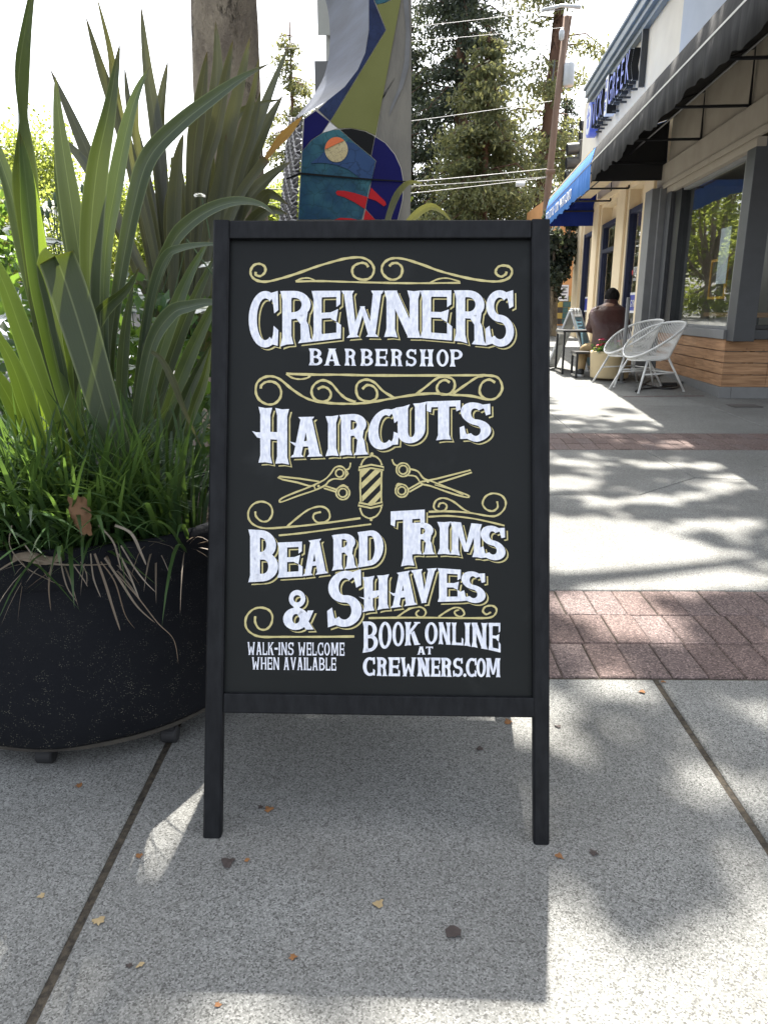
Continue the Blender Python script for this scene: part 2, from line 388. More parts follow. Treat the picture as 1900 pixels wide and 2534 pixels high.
for i in range(n):
    for j in range(n):
        def P(a, c):
            x = -2.3 + 2.5 * a / n; y = 2.87 + 3.6 * c / n; ed = min(a, n - a, c, n - c) / n
            return G(x, y, .004 + .10 * min(1, ed * 5) + .02 * math.sin(a * 1.7) * math.cos(c * 2.1) * min(1, ed * 5))
        b.poly([P(i, j), P(i + 1, j), P(i + 1, j + 1), P(i, j + 1)])
tag(b.build('planting_bed', M['soil'], smooth=True), kind='structure')

# ------------------------------------------------------------------ the barbershop sign
sBL, sBR = gnd(502, 2075), gnd(1359, 2092)
su = (sBR - sBL); SW = su.length; su.normalize()
sTL = Vector((-.423, 1.84, 1.401)); sv = (sTL - sBL); sv -= su * sv.dot(su); SH = sv.length; sv.normalize(); sn = su.cross(sv)  # outward, towards the street side we look from
if sn.y > 0: sn = -sn
def S(u, v, n=0.0): return sBL + su * u + sv * v + sn * n
BACK = .016
def sp_(x, y, layer=0.0):                          # surveyed point of the lettering on the board's face
    d = ray(x, y); p0 = S(0, 0, -BACK + layer); return EYE + d * ((p0 - EYE).dot(sn) / d.dot(sn))
def suv(x, y):
    d = ray(x, y); p = EYE + d * ((sBL - EYE).dot(sn) / d.dot(sn)); q = p - sBL; return q.dot(su), q.dot(sv)
sign = thing('sidewalk_sign', (sBL + sBR) / 2 + Vector((0, .4, .012)), 'tall black wooden A-frame sign hand lettered in white and gold', 'sign')
def fr_sign(p): return S(p.x, p.y, p.z)
def stile(u0a, u0b, u1a, u1b, th=.024, face=1):
    mb = MB()
    # tapered stile drawn as rounded-edge bar
    k = .004
    prof = [(0, k), (k, 0), (1, 0), (1, 0)]
    va = -0.0; vb = SH
    pts = lambda ua, ub, v: [S(ua, v, -th), S(ub, v, -th), S(ub, v, -k), S(ub - k, v, 0), S(ua + k, v, 0), S(ua, v, -k)]
    lo = pts(u0a, u1a, 0); lo = [Vector((p.x, p.y, SL * p.y + .001)) if True else p for p in lo]
    hi = pts(u0b, u1b, vb); i0 = len(mb.v); mb.v += lo + hi; m = 6
    mb.face(range(m - 1, -1, -1)); mb.face(range(m, 2 * m))
    for i in range(m): mb.face((i, (i + 1) % m, m + (i + 1) % m, m + i))
    return mb
uL0 = suv(553, 1790)[0]; uLt = suv(567, 590)[0]; uR0 = suv(1321, 1790)[0]; uRt = suv(1315, 590)[0]
stile(0, 0, uL0 - .002, uLt).build('leg', M['bwood'], sign)
stile(uR0, uRt, SW, SW).build('leg', M['bwood'], sign)
vt = suv(940, 588)[1]; vb1 = suv(940, 1722)[1]; vb0 = suv(940, 1771)[1]
mb = MB(); mb.bevbox((uLt + .0005, vt, -.024), (uRt - .0005, SH - .0005, -.0015), .003, fr=fr_sign); mb.build('top_rail', M['bwood'], sign)
mb = MB(); mb.bevbox((uL0 - .001, vb0, -.024), (uR0 + .001, vb1, -.0015), .003, fr=fr_sign); mb.build('bottom_rail', M['bwood'], sign)
mb = MB(); mb.box((min(uL0, uLt) - .006, vb1 - .005, -.023), (max(uR0, uRt) + .006, vt + .005, -BACK), fr=fr_sign); board = mb.build('board', M['board'], sign)
# rear panel, hinged at the top, feet further up the pavement
rT0, rT1 = S(0, SH - .005, -.03), S(SW, SH - .005, -.03)
rB0, rB1 = G(rT0.x, 2.13), G(rT1.x, 2.12)
ru = (rT1 - rT0).normalized(); rv = (rT0 - rB0); RH = rv.length; rv.normalize(); rn = rv.cross(ru)
if rn.y < 0: rn = -rn
rear = MB()
def fr_r(p): return rB0 + ru * p.x + rv * p.y + rn * p.z
for a, c in (((0, 0.004, 0), (.045, RH - .01, .024)), ((SW - .045, .004, 0), (SW, RH - .01, .024)), ((.046, RH - .06, .001), (SW - .046, RH - .012, .023)), ((.046, .30, .001), (SW - .046, .35, .023))):
    rear.bevbox(a, c, .003, fr=fr_r)
rear.build('rear_frame', M['bwood'], sign)
mb = MB(); mb.box((.044, .348, .006), (SW - .044, RH - .058, .014), fr=fr_r); mb.build('rear_board', M['board'], sign)
for u in (.12, SW - .12):
    mb = MB(); p = S(u, SH - .004, -.028); mb.tube([p - su * .03, p + su * .03], .006, 8); mb.build('hinge', pm('hinge_steel', (.1, .1, .1), None, 5, .4, .8), sign)
# ---- letter shapes: polygons in a unit box (x right, y up); w stem width, h bar thickness, f serif flare
def ring(cx, cy, rx, ry, w, h, a0, a1, n=18):
    out = []
    for i in range(n):
        t0, t1 = R(lerp(a0, a1, i / n)), R(lerp(a0, a1, (i + 1) / n)); q = []
        for t, k in ((t0, 0), (t1, 0), (t1, 1), (t0, 1)): q.append((cx + (rx - w * k) * math.cos(t), cy + (ry - h * k) * math.sin(t)))
        out.append(q)
    return out
def stem(x0, x1, y0=0., y1=1., f=.05, top=True, bot=True, fh=.07):
    p = []
    if bot: p += [(x0, y0 + fh), (x0 - f * .45, y0 + fh * .45), (x0 - f, y0), ((x0 + x1) / 2, y0 + fh * .22), (x1 + f, y0), (x1 + f * .45, y0 + fh * .45), (x1, y0 + fh)]
    else: p += [(x0, y0), (x1, y0)]
    if top: p += [(x1, y1 - fh), (x1 + f * .45, y1 - fh * .45), (x1 + f, y1), ((x0 + x1) / 2, y1 - fh * .22), (x0 - f, y1), (x0 - f * .45, y1 - fh * .45), (x0, y1 - fh)]
    else: p += [(x1, y1), (x0, y1)]
    c = ((x0 + x1) / 2, (y0 + y1) / 2); n = len(p)
    return [[p[i], p[(i + 1) % n], c] for i in range(n)]
def bar(x0, x1, y0, y1): return [[(x0, y0), (x1, y0), (x1, y1), (x0, y1)]]
def spur(x, y, dx, dy, s): return [[(x, y), (x + dx, y), (x + dx * 1.05, y + dy), (x + dx * .55, y + dy * .5)]]
def bowl(xs, y0, y1, w, h, xr=1.0, x0=.2):
    cx = xr - min((xr - xs), .5); ry = (y1 - y0) / 2
    return ring(cx, y0 + ry, xr - cx, ry, w, h, -90, 90, 14) + bar(x0, cx, y1 - h, y1) + bar(x0, cx, y0, y0 + h)
def glyph(ch, w, h, f):
    L = f
    if ch == 'A':
        g = [[(.08, .02), (.08 + w * .75, .02), (.56, .97), (.32, .97)], [(.92 - w, .02), (.92, .02), (.66, .97), (.40, .97)]]
        g += [[(0, 0), (.16 + w * .75, 0), (.10 + w * .75, .06), (.06, .06)], [(.84 - w, 0), (1, 0), (.94, .06), (.90 - w, .06)], [(.30, .94), (.68, .94), (.74, 1), (.24, 1)]]
        return g + bar(.2, .8, .26, .26 + h * .8)
    if ch == 'B': return stem(L, L + w, f=f) + bowl(L + w, .5 - h / 2, 1, w, h, .93, L) + bowl(L + w, 0, .5 + h / 2, w, h, 1, L)
    if ch == 'C':
        g = ring(.56, .5, .56, .5, w, h, 58, 302, 26)
        return g + [[(.72, .96), (.98, 1.0), (1, .66), (.86, .60), (.82, .78)], [(.72, .06), (.82, .22), (.84, .38), (1, .30), (.98, .02)]]
    if ch == 'D': return stem(L, L + w, f=f) + bowl(L + w, 0, 1, w, h, 1, L)
    if ch == 'E':
        g = stem(L, L + w, f=f) + bar(L, .9, 1 - h, 1) + bar(L, .9, 0, h) + bar(L, .72, .5 - h * .45, .5 + h * .45)
        return g + [[(.74, 1), (.98, 1), (.97, .72), (.84, .66), (.84, .88)], [(.74, 0), (.84, .12), (.84, .36), (1, .28), (.99, 0)], [(.66, .42), (.84, .36), (.90, .62), (.66, .56)]]
    if ch == 'H': return stem(L, L + w, f=f) + stem(1 - L - w, 1 - L, f=f) + bar(L, 1 - L, .5 - h * .45, .5 + h * .45)
    if ch == 'I': return stem(.2, .8, f=.18)
    if ch == 'K': return stem(L, L + w, f=f) + [[(L + w * .8, .42), (L + w * .8, .62), (.72, .97), (.92, .97)], [(.92 - w * 1.1, .03), (.94, .03), (.62, .62), (.40, .52)], [(.62, .94), (1, .94), (1, 1), (.62, 1)], [(.62, 0), (1, 0), (1, .06), (.66, .06)]]
    if ch == 'L': return stem(L, L + w, f=f) + bar(L, .95, 0, h) + [[(.72, 0), (.84, .12), (.86, .34), (1, .28), (.99, 0)]]
    if ch == 'M':
        q = min(w * .7, .2)
        return stem(.06, .06 + q, f=.05) + stem(.94 - q, .94, f=.05) + [[(.10, 1), (.10 + q * 1.2, 1), (.56, .14), (.44, .14)], [(.90 - q * 1.2, 1), (.90, 1), (.56, .14), (.44, .14)]]
    if ch == 'N':
        q = w * .85
        return stem(L, L + q, f=f) + stem(1 - L - q, 1 - L, f=f) + [[(L, 1), (L + w, 1), (1 - L, 0), (1 - L - w, 0)]]
    if ch == 'O': return ring(.5, .5, .5, .5, w, h, 0, 360, 30)
    if ch == 'P': return stem(L, L + w, f=f) + bowl(L + w, .42, 1, w, h, 1, L)
    if ch == 'R': return stem(L, L + w, f=f) + bowl(L + w, .47, 1, w, h, .93, L) + [[(.42, .54), (.70, .54), (.86, .34), (.92, .06), (.90 - w, .06), (.62, .36)], [(.82 - w, 0), (1, 0), (.93, .07), (.89 - w, .07)], [(.60, .50), (.84, .58), (.80, .40), (.66, .40)]]
    if ch == 'S':
        a = (.5 + h / 2) / 2
        g = ring(.5, 1 - a, .47, a, w, h, 42, 270, 20) + ring(.5, a, .5, a, w, h, 90, -142, 20)
        return g + [[(.66, .95), (.97, 1), (.98, .72), (.84, .68), (.78, .84)], [(.02, 0), (.00, .30), (.14, .36), (.20, .18), (.34, .06)]]
    if ch == 'T': return stem(.5 - w / 2, .5 + w / 2, f=f, top=False) + bar(.02, .98, 1 - h, 1) + [[(0, 1), (.16, 1), (.12, .72), (.0, .76)], [(.84, 1), (1, 1), (1, .76), (.88, .72)]]
    if ch == 'U': return stem(L, L + w, .3, 1, f, bot=False) + stem(1 - L - w, 1 - L, .3, 1, f, bot=False) + ring(.5, .32, .5 - L, .32, w, h, 180, 360, 16)
    if ch == 'V': return [[(.06, .98), (.06 + w, .98), (.60, .02), (.42, .02)], [(.94 - w * .8, .98), (.94, .98), (.58, .02), (.40, .02)], [(0, 1), (.12 + w, 1), (.08 + w, .93), (.05, .93)], [(.88 - w * .8, 1), (1, 1), (.95, .93), (.92 - w * .8, .93)]]
    if ch == 'W':
        q = w * .72
        return [[(.05, .98), (.05 + q, .98), (.36, .02), (.20, .02)], [(.95 - q, .98), (.95, .98), (.80, .02), (.64, .02)], [(.20, .02), (.36, .02), (.56, .66), (.46, .66)], [(.64, .02), (.80, .02), (.54, .66), (.44, .66)],
                [(0, 1), (.10 + q, 1), (.06 + q, .93), (.04, .93)], [(.90 - q, 1), (1, 1), (.96, .93), (.94 - q, .93)], [(.12, 0), (.42, 0), (.36, .06), (.18, .06)], [(.58, 0), (.88, 0), (.82, .06), (.64, .06)]]
    if ch == '&':
        return ring(.46, .78, .27, .22, .15, h * .8, 0, 360, 22) + ring(.42, .28, .42, .28, w, h, 0, 360, 24) + [[(.28, .66), (.46, .66), (1, 0), (.74, 0)], [(.80, .48), (1, .48), (.86, .24), (.68, .06), (.58, .12), (.74, .30)]]
    if ch == '-': return bar(0, 1, .42, .58)
    if ch == '.': return ring(.5, .09, .5, .09, .49, .088, 0, 360, 14)
    return []
lay = {'gold': MB(), 'mask': MB(), 'white': MB()}
cnt = [0]
def put(layer, pts_px):
    base = {'gold': .0003, 'mask': .0007, 'white': .0011}[layer]; cnt[0] += 1
    mb = lay[layer]; b0 = len(mb.v); mb.v += [sp_(x, y, base + (cnt[0] % 14) * .00002) for x, y in pts_px]
    mb.face(range(b0, b0 + len(pts_px)))
ZS = 1659 / 770
def px(o, x, y): return o[0] + x / ZS, o[1] + y / ZS
def word(o, items, top, bot, w=.30, h=.13, f=.07, gold=True, off=7.6):
    for it in items:
        ch, x0, x1 = it[:3]; k = it[3] if len(it) > 3 else {}
        t = k.get('top', top); q = k.get('bot', bot); wi = k.get('w', w); hi = k.get('h', h)
        for pg in glyph(ch, wi, hi, f):
            pp = []
            for gx, gy in pg:
                X = lerp(x0, x1, gx); Y = lerp(interp(q, X), interp(t, X), gy); pp.append(px(o, X, Y))
            put('white', pp)
            if gold:
                put('gold', [(x + off, y + off * .95) for x, y in pp])
                for s_ in (.28, .56): put('mask', [(x + off * s_, y + off * s_) for x, y in pp])
A0, B0_, C0_ = (560, 580), (560, 1000), (560, 1380)
word(A0, [('C', 120, 278), ('R', 288, 462), ('E', 455, 612), ('W', 614, 838), ('N', 841, 1035), ('E', 1033, 1203), ('R', 1213, 1387), ('S', 1380, 1532)],
     [(120, 302), (1532, 297)], [(120, 607), (278, 600), (370, 582), (460, 572), (612, 554), (730, 545), (900, 549), (1035, 552), (1203, 566), (1300, 584), (1387, 592), (1532, 605)], .275, .13, .065)
word(A0, [('B', 440, 512), ('A', 520, 610), ('R', 630, 692), ('B', 714, 782), ('E', 792, 860), ('R', 876, 940), ('S', 957, 1013), ('H', 1030, 1105), ('O', 1120, 1184), ('P', 1190, 1258)],
     [(440, 608), (1258, 614)], [(440, 698), (1258, 706)], .26, .12, .10, False)
word(B0_, [('H', 172, 335, dict(top=[(170, 14), (335, 26)], bot=[(170, 312), (335, 322)])), ('A', 343, 514), ('I', 528, 600), ('R', 603, 757), ('C', 757, 918), ('U', 903, 1070), ('T', 1068, 1247), ('S', 1243, 1410)],
     [(343, 70), (514, 66), (600, 58), (757, 46), (840, 28), (918, 16), (1000, -4), (1070, -14), (1247, -20), (1330, -8), (1410, -2)],
     [(343, 284), (514, 278), (600, 276), (757, 268), (840, 240), (918, 218), (1000, 206), (1070, 196), (1247, 186), (1330, 202), (1410, 196)], .33, .15, .06)
for pg in ([(138, 143), (160, 150), (215, 150), (272, 160), (275, 178), (215, 190), (165, 178)], [(336, 198), (365, 206), (430, 196), (480, 205), (470, 226), (370, 226)]):
    pp = [px(B0_, *p) for p in pg]; put('white', pp)
bt = [(118, 668), (275, 738), (405, 733), (540, 712), (565, 698), (697, 683), (835, 664)]
word(B0_, [('B', 118, 277, dict(top=[(118, 668), (277, 676)], bot=[(118, 950), (277, 940)])), ('E', 272, 407), ('A', 406, 542), ('R', 563, 697), ('D', 699, 837)],
     [(272, 738), (405, 733), (540, 712), (565, 698), (697, 683), (837, 664)], [(272, 926), (405, 918), (540, 902), (565, 888), (697, 872), (837, 850)], .33, .15, .06)
word(B0_, [('T', 876, 1057, dict(top=[(876, 572), (1057, 562)], bot=[(876, 868), (1057, 858)], w=.27)), ('R', 983, 1112), ('I', 1122, 1197), ('M', 1192, 1363), ('S', 1350, 1487)],
     [(983, 634), (1112, 628), (1197, 626), (1363, 640), (1487, 660)], [(983, 802), (1112, 800), (1197, 802), (1363, 822), (1487, 842)], .34, .16, .06)
word(C0_, [('&', 303, 466)], [(300, 172), (470, 172)], [(300, 388), (470, 382)], .30, .16, .05)
word(C0_, [('S', 538, 722, dict(top=[(538, 80), (722, 60)], bot=[(538, 372), (722, 366)], w=.30, h=.13)), ('H', 726, 867), ('A', 874, 1017), ('V', 983, 1122), ('E', 1126, 1252), ('S', 1248, 1381)],
     [(720, 104), (867, 88), (1017, 62), (1122, 55), (1252, 64), (1381, 84)], [(720, 292), (867, 270), (1017, 250), (1122, 236), (1252, 232), (1381, 250)], .33, .15, .06)
for pg in ([(706, 208), (735, 214), (800, 186), (815, 196), (800, 212), (740, 226)], [(866, 180), (890, 190), (960, 172), (970, 190), (890, 204)]):
    put('white', [px(C0_, *p) for p in pg])
word(C0_, [('B', 726, 808), ('O', 812, 881), ('O', 885, 947), ('K', 950, 1032), ('O', 1058, 1126), ('N', 1130, 1196), ('L', 1200, 1263), ('I', 1266, 1302), ('N', 1305, 1391), ('E', 1395, 1461)],
     [(726, 340), (1461, 348)], [(726, 508), (808, 494), (900, 474), (1030, 464), (1126, 461), (1263, 468), (1391, 490), (1461, 506)], .27, .11, .08, False)
word(C0_, [('A', 1016, 1062), ('T', 1063, 1101)], [(1016, 474), (1101, 474)], [(1016, 517), (1101, 516)], .28, .15, .08, False)
word(C0_, [('C', 728, 793), ('R', 801, 858), ('E', 862, 926), ('W', 928, 1012), ('N', 1016, 1086), ('E', 1089, 1140), ('R', 1143, 1202), ('S', 1207, 1260), ('.', 1262, 1279), ('C', 1276, 1333), ('O', 1332, 1383), ('M', 1382, 1461)],
     [(728, 530), (1461, 536)], [(728, 630), (1461, 638)], .30, .14, .09, False)
def plain(o, s_, x0, x1, y0t, y1t, y0b, y1b, wd):
    """condensed hand lettering without serifs"""
    tot = sum(wd.get(c, 1.) for c in s_); X = x0
    for c in s_:
        ww = (x1 - x0) * wd.get(c, 1.) / tot
        if c != ' ': word(o, [(c, X + ww * .07, X + ww * .93)], [(x0, y0t), (x1, y1t)], [(x0, y0b), (x1, y1b)], .24 if c not in 'I' else .3, .12, .03, False)
        X += ww
WD = {'I': .42, ' ': .5, '-': .6, 'W': 1.35, 'M': 1.35, 'L': .8, 'E': .85, '.': .4}
plain(C0_, 'WALK-INS WELCOME', 110, 632, 450, 453, 518, 523, WD)
plain(C0_, 'WHEN AVAILABLE', 133, 588, 530, 533, 596, 602, WD)
# ---- gold scrolls
def stroke(o, pts, wd=11.0, closed=False, n=6, layer='gold', smooth=True):
    P = spline([(x, y, 0) for x, y in pts], n, closed) if smooth else [Vector((x, y, 0)) for x, y in pts]
    if closed: P.append(P[0])
    L = []; Rr = []; k = len(P)
    for i in range(k):
        t = P[min(i + 1, k - 1)] - P[max(i - 1, 0)]
        if closed and i in (0, k - 1): t = P[1] - P[k - 2]
        if t.length < 1e-6: t = Vector((1, 0, 0))
        t.normalize(); q = Vector((-t.y, t.x, 0)); ww = wd * (.5 + .06 * math.sin(i * 1.3) + .05 * math.sin(i * .37))
        L.append(P[i] + q * ww); Rr.append(P[i] - q * ww)
    for i in range(k - 1): put(layer, [px(o, p.x, p.y) for p in (L[i], L[i + 1], Rr[i + 1], Rr[i])])
T = 12.5
stroke(A0, [(158, 200), (158, 215), (183, 222), (207, 200), (205, 172), (178, 157), (147, 165), (130, 195), (137, 225), (165, 246), (215, 252), (290, 235), (370, 211), (480, 172), (560, 148), (640, 128), (715, 123), (762, 142), (786, 178), (780, 215), (755, 238), (715, 240), (680, 222), (671, 190), (685, 165), (720, 152), (745, 158), (757, 175)], T)
stroke(A0, [(868, 170), (885, 155), (915, 155), (937, 180), (930, 220), (900, 240), (865, 237), (835, 210), (829, 175), (850, 143), (890, 127), (950, 132), (1040, 160), (1130, 193), (1220, 218), (1310, 238), (1400, 250), (1460, 249), (1505, 232), (1522, 200), (1510, 175), (1480, 166), (1450, 172), (1435, 195), (1442, 215), (1465, 225), (1488, 212), (1492, 198)], T)
stroke(A0, [(370, 251), (500, 249), (640, 253), (800, 257), (940, 260), (1080, 260), (1247, 258)], 10)
stroke(A0, [(370, 250), (400, 236), (440, 233), (472, 246)], 8); stroke(A0, [(1085, 258), (1130, 238), (1180, 234), (1245, 252)], 8)
stroke(A0, [(185, 822), (187, 806), (210, 788), (245, 785), (276, 802), (293, 838), (285, 876), (255, 903), (215, 905), (175, 880), (158, 840), (165, 792), (200, 763), (245, 757), (290, 775), (350, 825), (420, 870), (480, 890), (560, 900), (640, 903), (720, 900), (800, 890), (890, 873), (1000, 856), (1100, 848), (1200, 855), (1300, 861), (1395, 880), (1440, 870), (1468, 830), (1464, 790), (1440, 760), (1390, 752), (1320, 751), (1100, 752), (800, 752), (600, 748), (480, 748), (320, 743)], T)
stroke(A0, [(320, 743), (350, 764), (390, 772), (430, 766), (452, 750)], 9)
stroke(A0, [(487, 825), (515, 813), (545, 825), (558, 855), (540, 885), (500, 890), (465, 870), (455, 830), (475, 795), (515, 778), (560, 795), (600, 842), (640, 876), (690, 893)], T)
stroke(A0, [(725, 825), (750, 804), (785, 812), (804, 845), (793, 880), (750, 890), (705, 870), (692, 825), (705, 790), (745, 774), (790, 790), (835, 835), (895, 872)], T)
stroke(A0, [(1190, 790), (1165, 776), (1135, 790), (1121, 822), (1140, 850), (1180, 853), (1210, 830), (1217, 795), (1200, 768), (1150, 758), (1110, 775), (1060, 815), (1010, 853)], T)
stroke(A0, [(1432, 790), (1400, 774), (1365, 790), (1349, 830), (1360, 862), (1388, 879)], T); stroke(A0, [(1205, 850), (1260, 812), (1330, 765), (1370, 754)], T)
stroke(B0_, [(155, 572), (160, 600), (190, 625), (225, 620), (246, 582), (235, 540), (195, 520), (150, 530), (121, 565), (120, 610), (150, 645), (210, 662), (320, 656), (430, 646), (560, 630), (715, 608)], 10)
stroke(B0_, [(325, 652), (380, 605), (440, 562), (500, 546), (540, 562), (552, 600), (532, 626), (490, 632), (465, 610), (470, 585), (505, 575)], 10)
stroke(B0_, [(280, 700), (400, 688), (600, 662), (772, 640)], 9)
stroke(B0_, [(1130, 550), (1137, 531), (1160, 528), (1175, 545), (1160, 568), (1122, 568), (1105, 545), (1120, 512), (1160, 501), (1210, 520), (1260, 558), (1300, 580)], 9.5)
stroke(B0_, [(1078, 574), (1200, 572), (1300, 580), (1400, 597), (1445, 592), (1480, 560), (1488, 520), (1465, 487), (1420, 476), (1382, 492), (1365, 530), (1385, 561), (1420, 570), (1445, 550), (1442, 518)], 10)
stroke(B0_, [(1075, 601), (1180, 596), (1300, 608), (1400, 628), (1482, 648)], 9)
stroke(C0_, [(155, 312), (155, 345), (175, 378), (210, 383), (238, 357), (246, 312), (225, 278), (180, 266), (137, 280), (106, 320), (106, 370), (137, 405), (190, 422), (300, 422), (500, 422), (682, 420)], 11)
stroke(C0_, [(758, 322), (900, 320), (1100, 320), (1300, 322), (1400, 320), (1433, 300), (1438, 272), (1415, 256), (1380, 262), (1367, 285), (1385, 302), (1410, 290)], 10)
stroke(C0_, [(910, 318), (960, 282), (1010, 263), (1045, 267), (1063, 290), (1050, 314), (1022, 314), (1011, 295), (1028, 280)], 9); stroke(C0_, [(1130, 316), (1180, 282), (1220, 266), (1253, 273), (1268, 298), (1250, 314), (1224, 306), (1217, 287), (1240, 278)], 9)
# ---- scissors and barber pole in gold line
def circ(cx, cy, r=21): return [(cx + r * math.cos(a * math.pi / 6), cy + r * math.sin(a * math.pi / 6)) for a in range(12)]
S1 = 8.5
stroke(B0_, [(274, 390), (285, 386), (390, 397), (495, 413), (470, 436), (440, 436), (380, 418), (300, 402)], S1, True, smooth=False)
stroke(B0_, [(283, 518), (300, 500), (370, 470), (440, 443), (520, 405), (555, 372), (580, 338), (612, 332), (634, 350), (636, 385), (618, 400), (575, 398), (545, 412), (528, 432), (470, 460), (380, 490), (300, 520)], S1, True, 3)
stroke(B0_, [(604 + 21 * math.cos(a), 368 + 21 * math.sin(a)) for a in [i * math.pi / 6 for i in range(12)]], S1, True, 3)
stroke(B0_, [(634, 352), (652, 345), (660, 330), (662, 312)], S1); stroke(B0_, [(630, 392), (648, 372), (642, 356)], S1 * .8)
stroke(B0_, circ(621, 473, 36), S1, True, 3); stroke(B0_, circ(621, 473, 23), S1, True, 3)
stroke(B0_, [(528, 436), (585, 455)], S1, smooth=False); stroke(B0_, [(520, 448), (586, 468)], S1, smooth=False); stroke(B0_, [(604, 440), (625, 432), (650, 446)], S1)
stroke(B0_, [(468, 436), (476, 458)], S1 * .7, smooth=False); put('gold', [px(B0_, *p) for p in circ(492, 437, 7)])
stroke(B0_, circ(942, 350, 36), S1, True, 3); stroke(B0_, circ(942, 350, 23), S1, True, 3); stroke(B0_, [(912, 330), (893, 318), (883, 294)], S1)
stroke(B0_, circ(935, 462, 34), S1, True, 3); stroke(B0_, circ(935, 462, 21), S1, True, 3); stroke(B0_, [(905, 440), (915, 425), (940, 428)], S1)
stroke(B0_, [(975, 345), (1020, 358), (1050, 395), (1090, 410), (1180, 445), (1285, 485), (1282, 497), (1200, 476), (1090, 437), (1040, 424), (1010, 386), (968, 380)], S1, False, 3)
stroke(B0_, [(968, 455), (1040, 414), (1120, 398), (1300, 352), (1308, 364), (1210, 395), (1130, 420)], S1, False, smooth=False); stroke(B0_, [(975, 468), (1046, 428)], S1, smooth=False)
stroke(B0_, [(1110, 430), (1200, 455), (1262, 484)], S1 * .6, smooth=False); put('gold', [px(B0_, *p) for p in circ(1074, 413, 7)])
stroke(B0_, [(717, 328), (730, 300), (755, 280), (775, 275), (800, 282), (820, 302), (829, 326)], S1); put('gold', [px(B0_, *p) for p in circ(776, 266, 9)])
stroke(B0_, [(704, 352), (708, 337), (772, 323), (838, 335), (838, 352), (772, 341)], S1, True, smooth=False)
stroke(B0_, [(716, 355), (714, 440), (716, 522)], S1); stroke(B0_, [(828, 352), (826, 440), (826, 520)], S1)
stroke(B0_, [(703, 540), (707, 525), (770, 538), (832, 522), (832, 540), (770, 554)], S1, True, smooth=False)
stroke(B0_, [(712, 552), (725, 588), (752, 606), (772, 608), (800, 596), (820, 570), (827, 546)], S1); put('gold', [px(B0_, *p) for p in circ(772, 616, 8)])
for q in ([(720, 350), (742, 345), (770, 343), (722, 392), (720, 380)], [(720, 420), (795, 346), (822, 348), (822, 358), (722, 452)], [(722, 490), (822, 388), (822, 424), (724, 522)], [(752, 532), (822, 460), (822, 494), (790, 530), (770, 535)]): put('gold', [px(B0_, *p) for p in q])
for nm, key, mt in (('gold_lettering', 'gold', 'gold'), ('shadow_lettering', 'mask', 'board'), ('white_lettering', 'white', 'wpaint')):
    lay[key].build(nm, M[mt], sign)
# ------------------------------------------------------------------ big fabric planter and its plants
PC = Vector((-.90, 2.10, 0)); PZ = SL * PC.y
pot = thing('fabric_planter', G(PC.x, PC.y, .002), 'large round black fabric planter on castors beside the left sign leg', 'planter')
def wobp(a, z): return 1 + .008 * math.sin(3 * a + z * 6) + .006 * math.sin(7 * a - z * 9) + .004 * math.sin(13 * a + 20 * z)
mb = MB(); mb.lathe([(.40, .060), (.456, .062), (.467, .075), (.470, .20), (.473, .32), (.474, .42), (.473, .485), (.474, .50)], (PC.x, PC.y, PZ), 64, wob=wobp, cap=False); mb.build('body', M['felt'], pot, True)
mb = MB(); mb.lathe([(.478, .492), (.484, .50), (.486, .545), (.484, .588), (.476, .595), (.462, .592), (.455, .56), (.45, .52)], (PC.x, PC.y, PZ), 64, wob=wobp, cap=False); mb.build('rim_band', M['felt'], pot, True)
mb = MB(); mb.lathe([(.30, .050), (.455, .050), (.455, .061), (.30, .061)], (PC.x, PC.y, PZ), 48); mb.build('base_board', pm('raw_board', (.075, .066, .052), (.025, .022, .02), 8, .9), pot)
mb = MB(); mb.lathe([(.02, .535), (.30, .54), (.452, .528)], (PC.x, PC.y, PZ), 40, cap=False); mb.build('soil', M['soil'], pot, True)
rub = pm('black_rubber', (.02, .02, .022), None, 10, .7)
for px_, py_ in ((105, 1902), (415, 1850), (300, 1760)):
    p = gnd(px_, py_); mb = MB(); c = p + Vector((0, .03, .024)); mb.tube([c - Vector((.022, 0, 0)), c - Vector((.018, 0, 0)), c + Vector((.018, 0, 0)), c + Vector((.022, 0, 0))], [.019, .0235, .0235, .019], 24); mb.bevbox((c.x - .015, c.y - .012, c.z + .004), (c.x + .015, c.y + .022, PZ + .052), .006); mb.build('castor', rub, pot, False)
mb = MB(); a0 = -2.05
for s_ in (-1, 1):
    pts = [PC + Vector((.487 * math.cos(a0 + s_ * .06), .487 * math.sin(a0 + s_ * .06), PZ + z)) for z in (.50, .45, .41)]; mb.strap(pts, [.014] * 3, [Vector((1, -.3, 0))] * 3, 0)
pts = [PC + Vector((.492 * math.cos(a0 + t * .07), .492 * math.sin(a0 + t * .07), PZ + .41)) for t in (-1, 0, 1)]; mb.strap(pts, [.012] * 3, [Vector((0, 0, 1))] * 3, 0); mb.build('handle', M['felt'], pot)

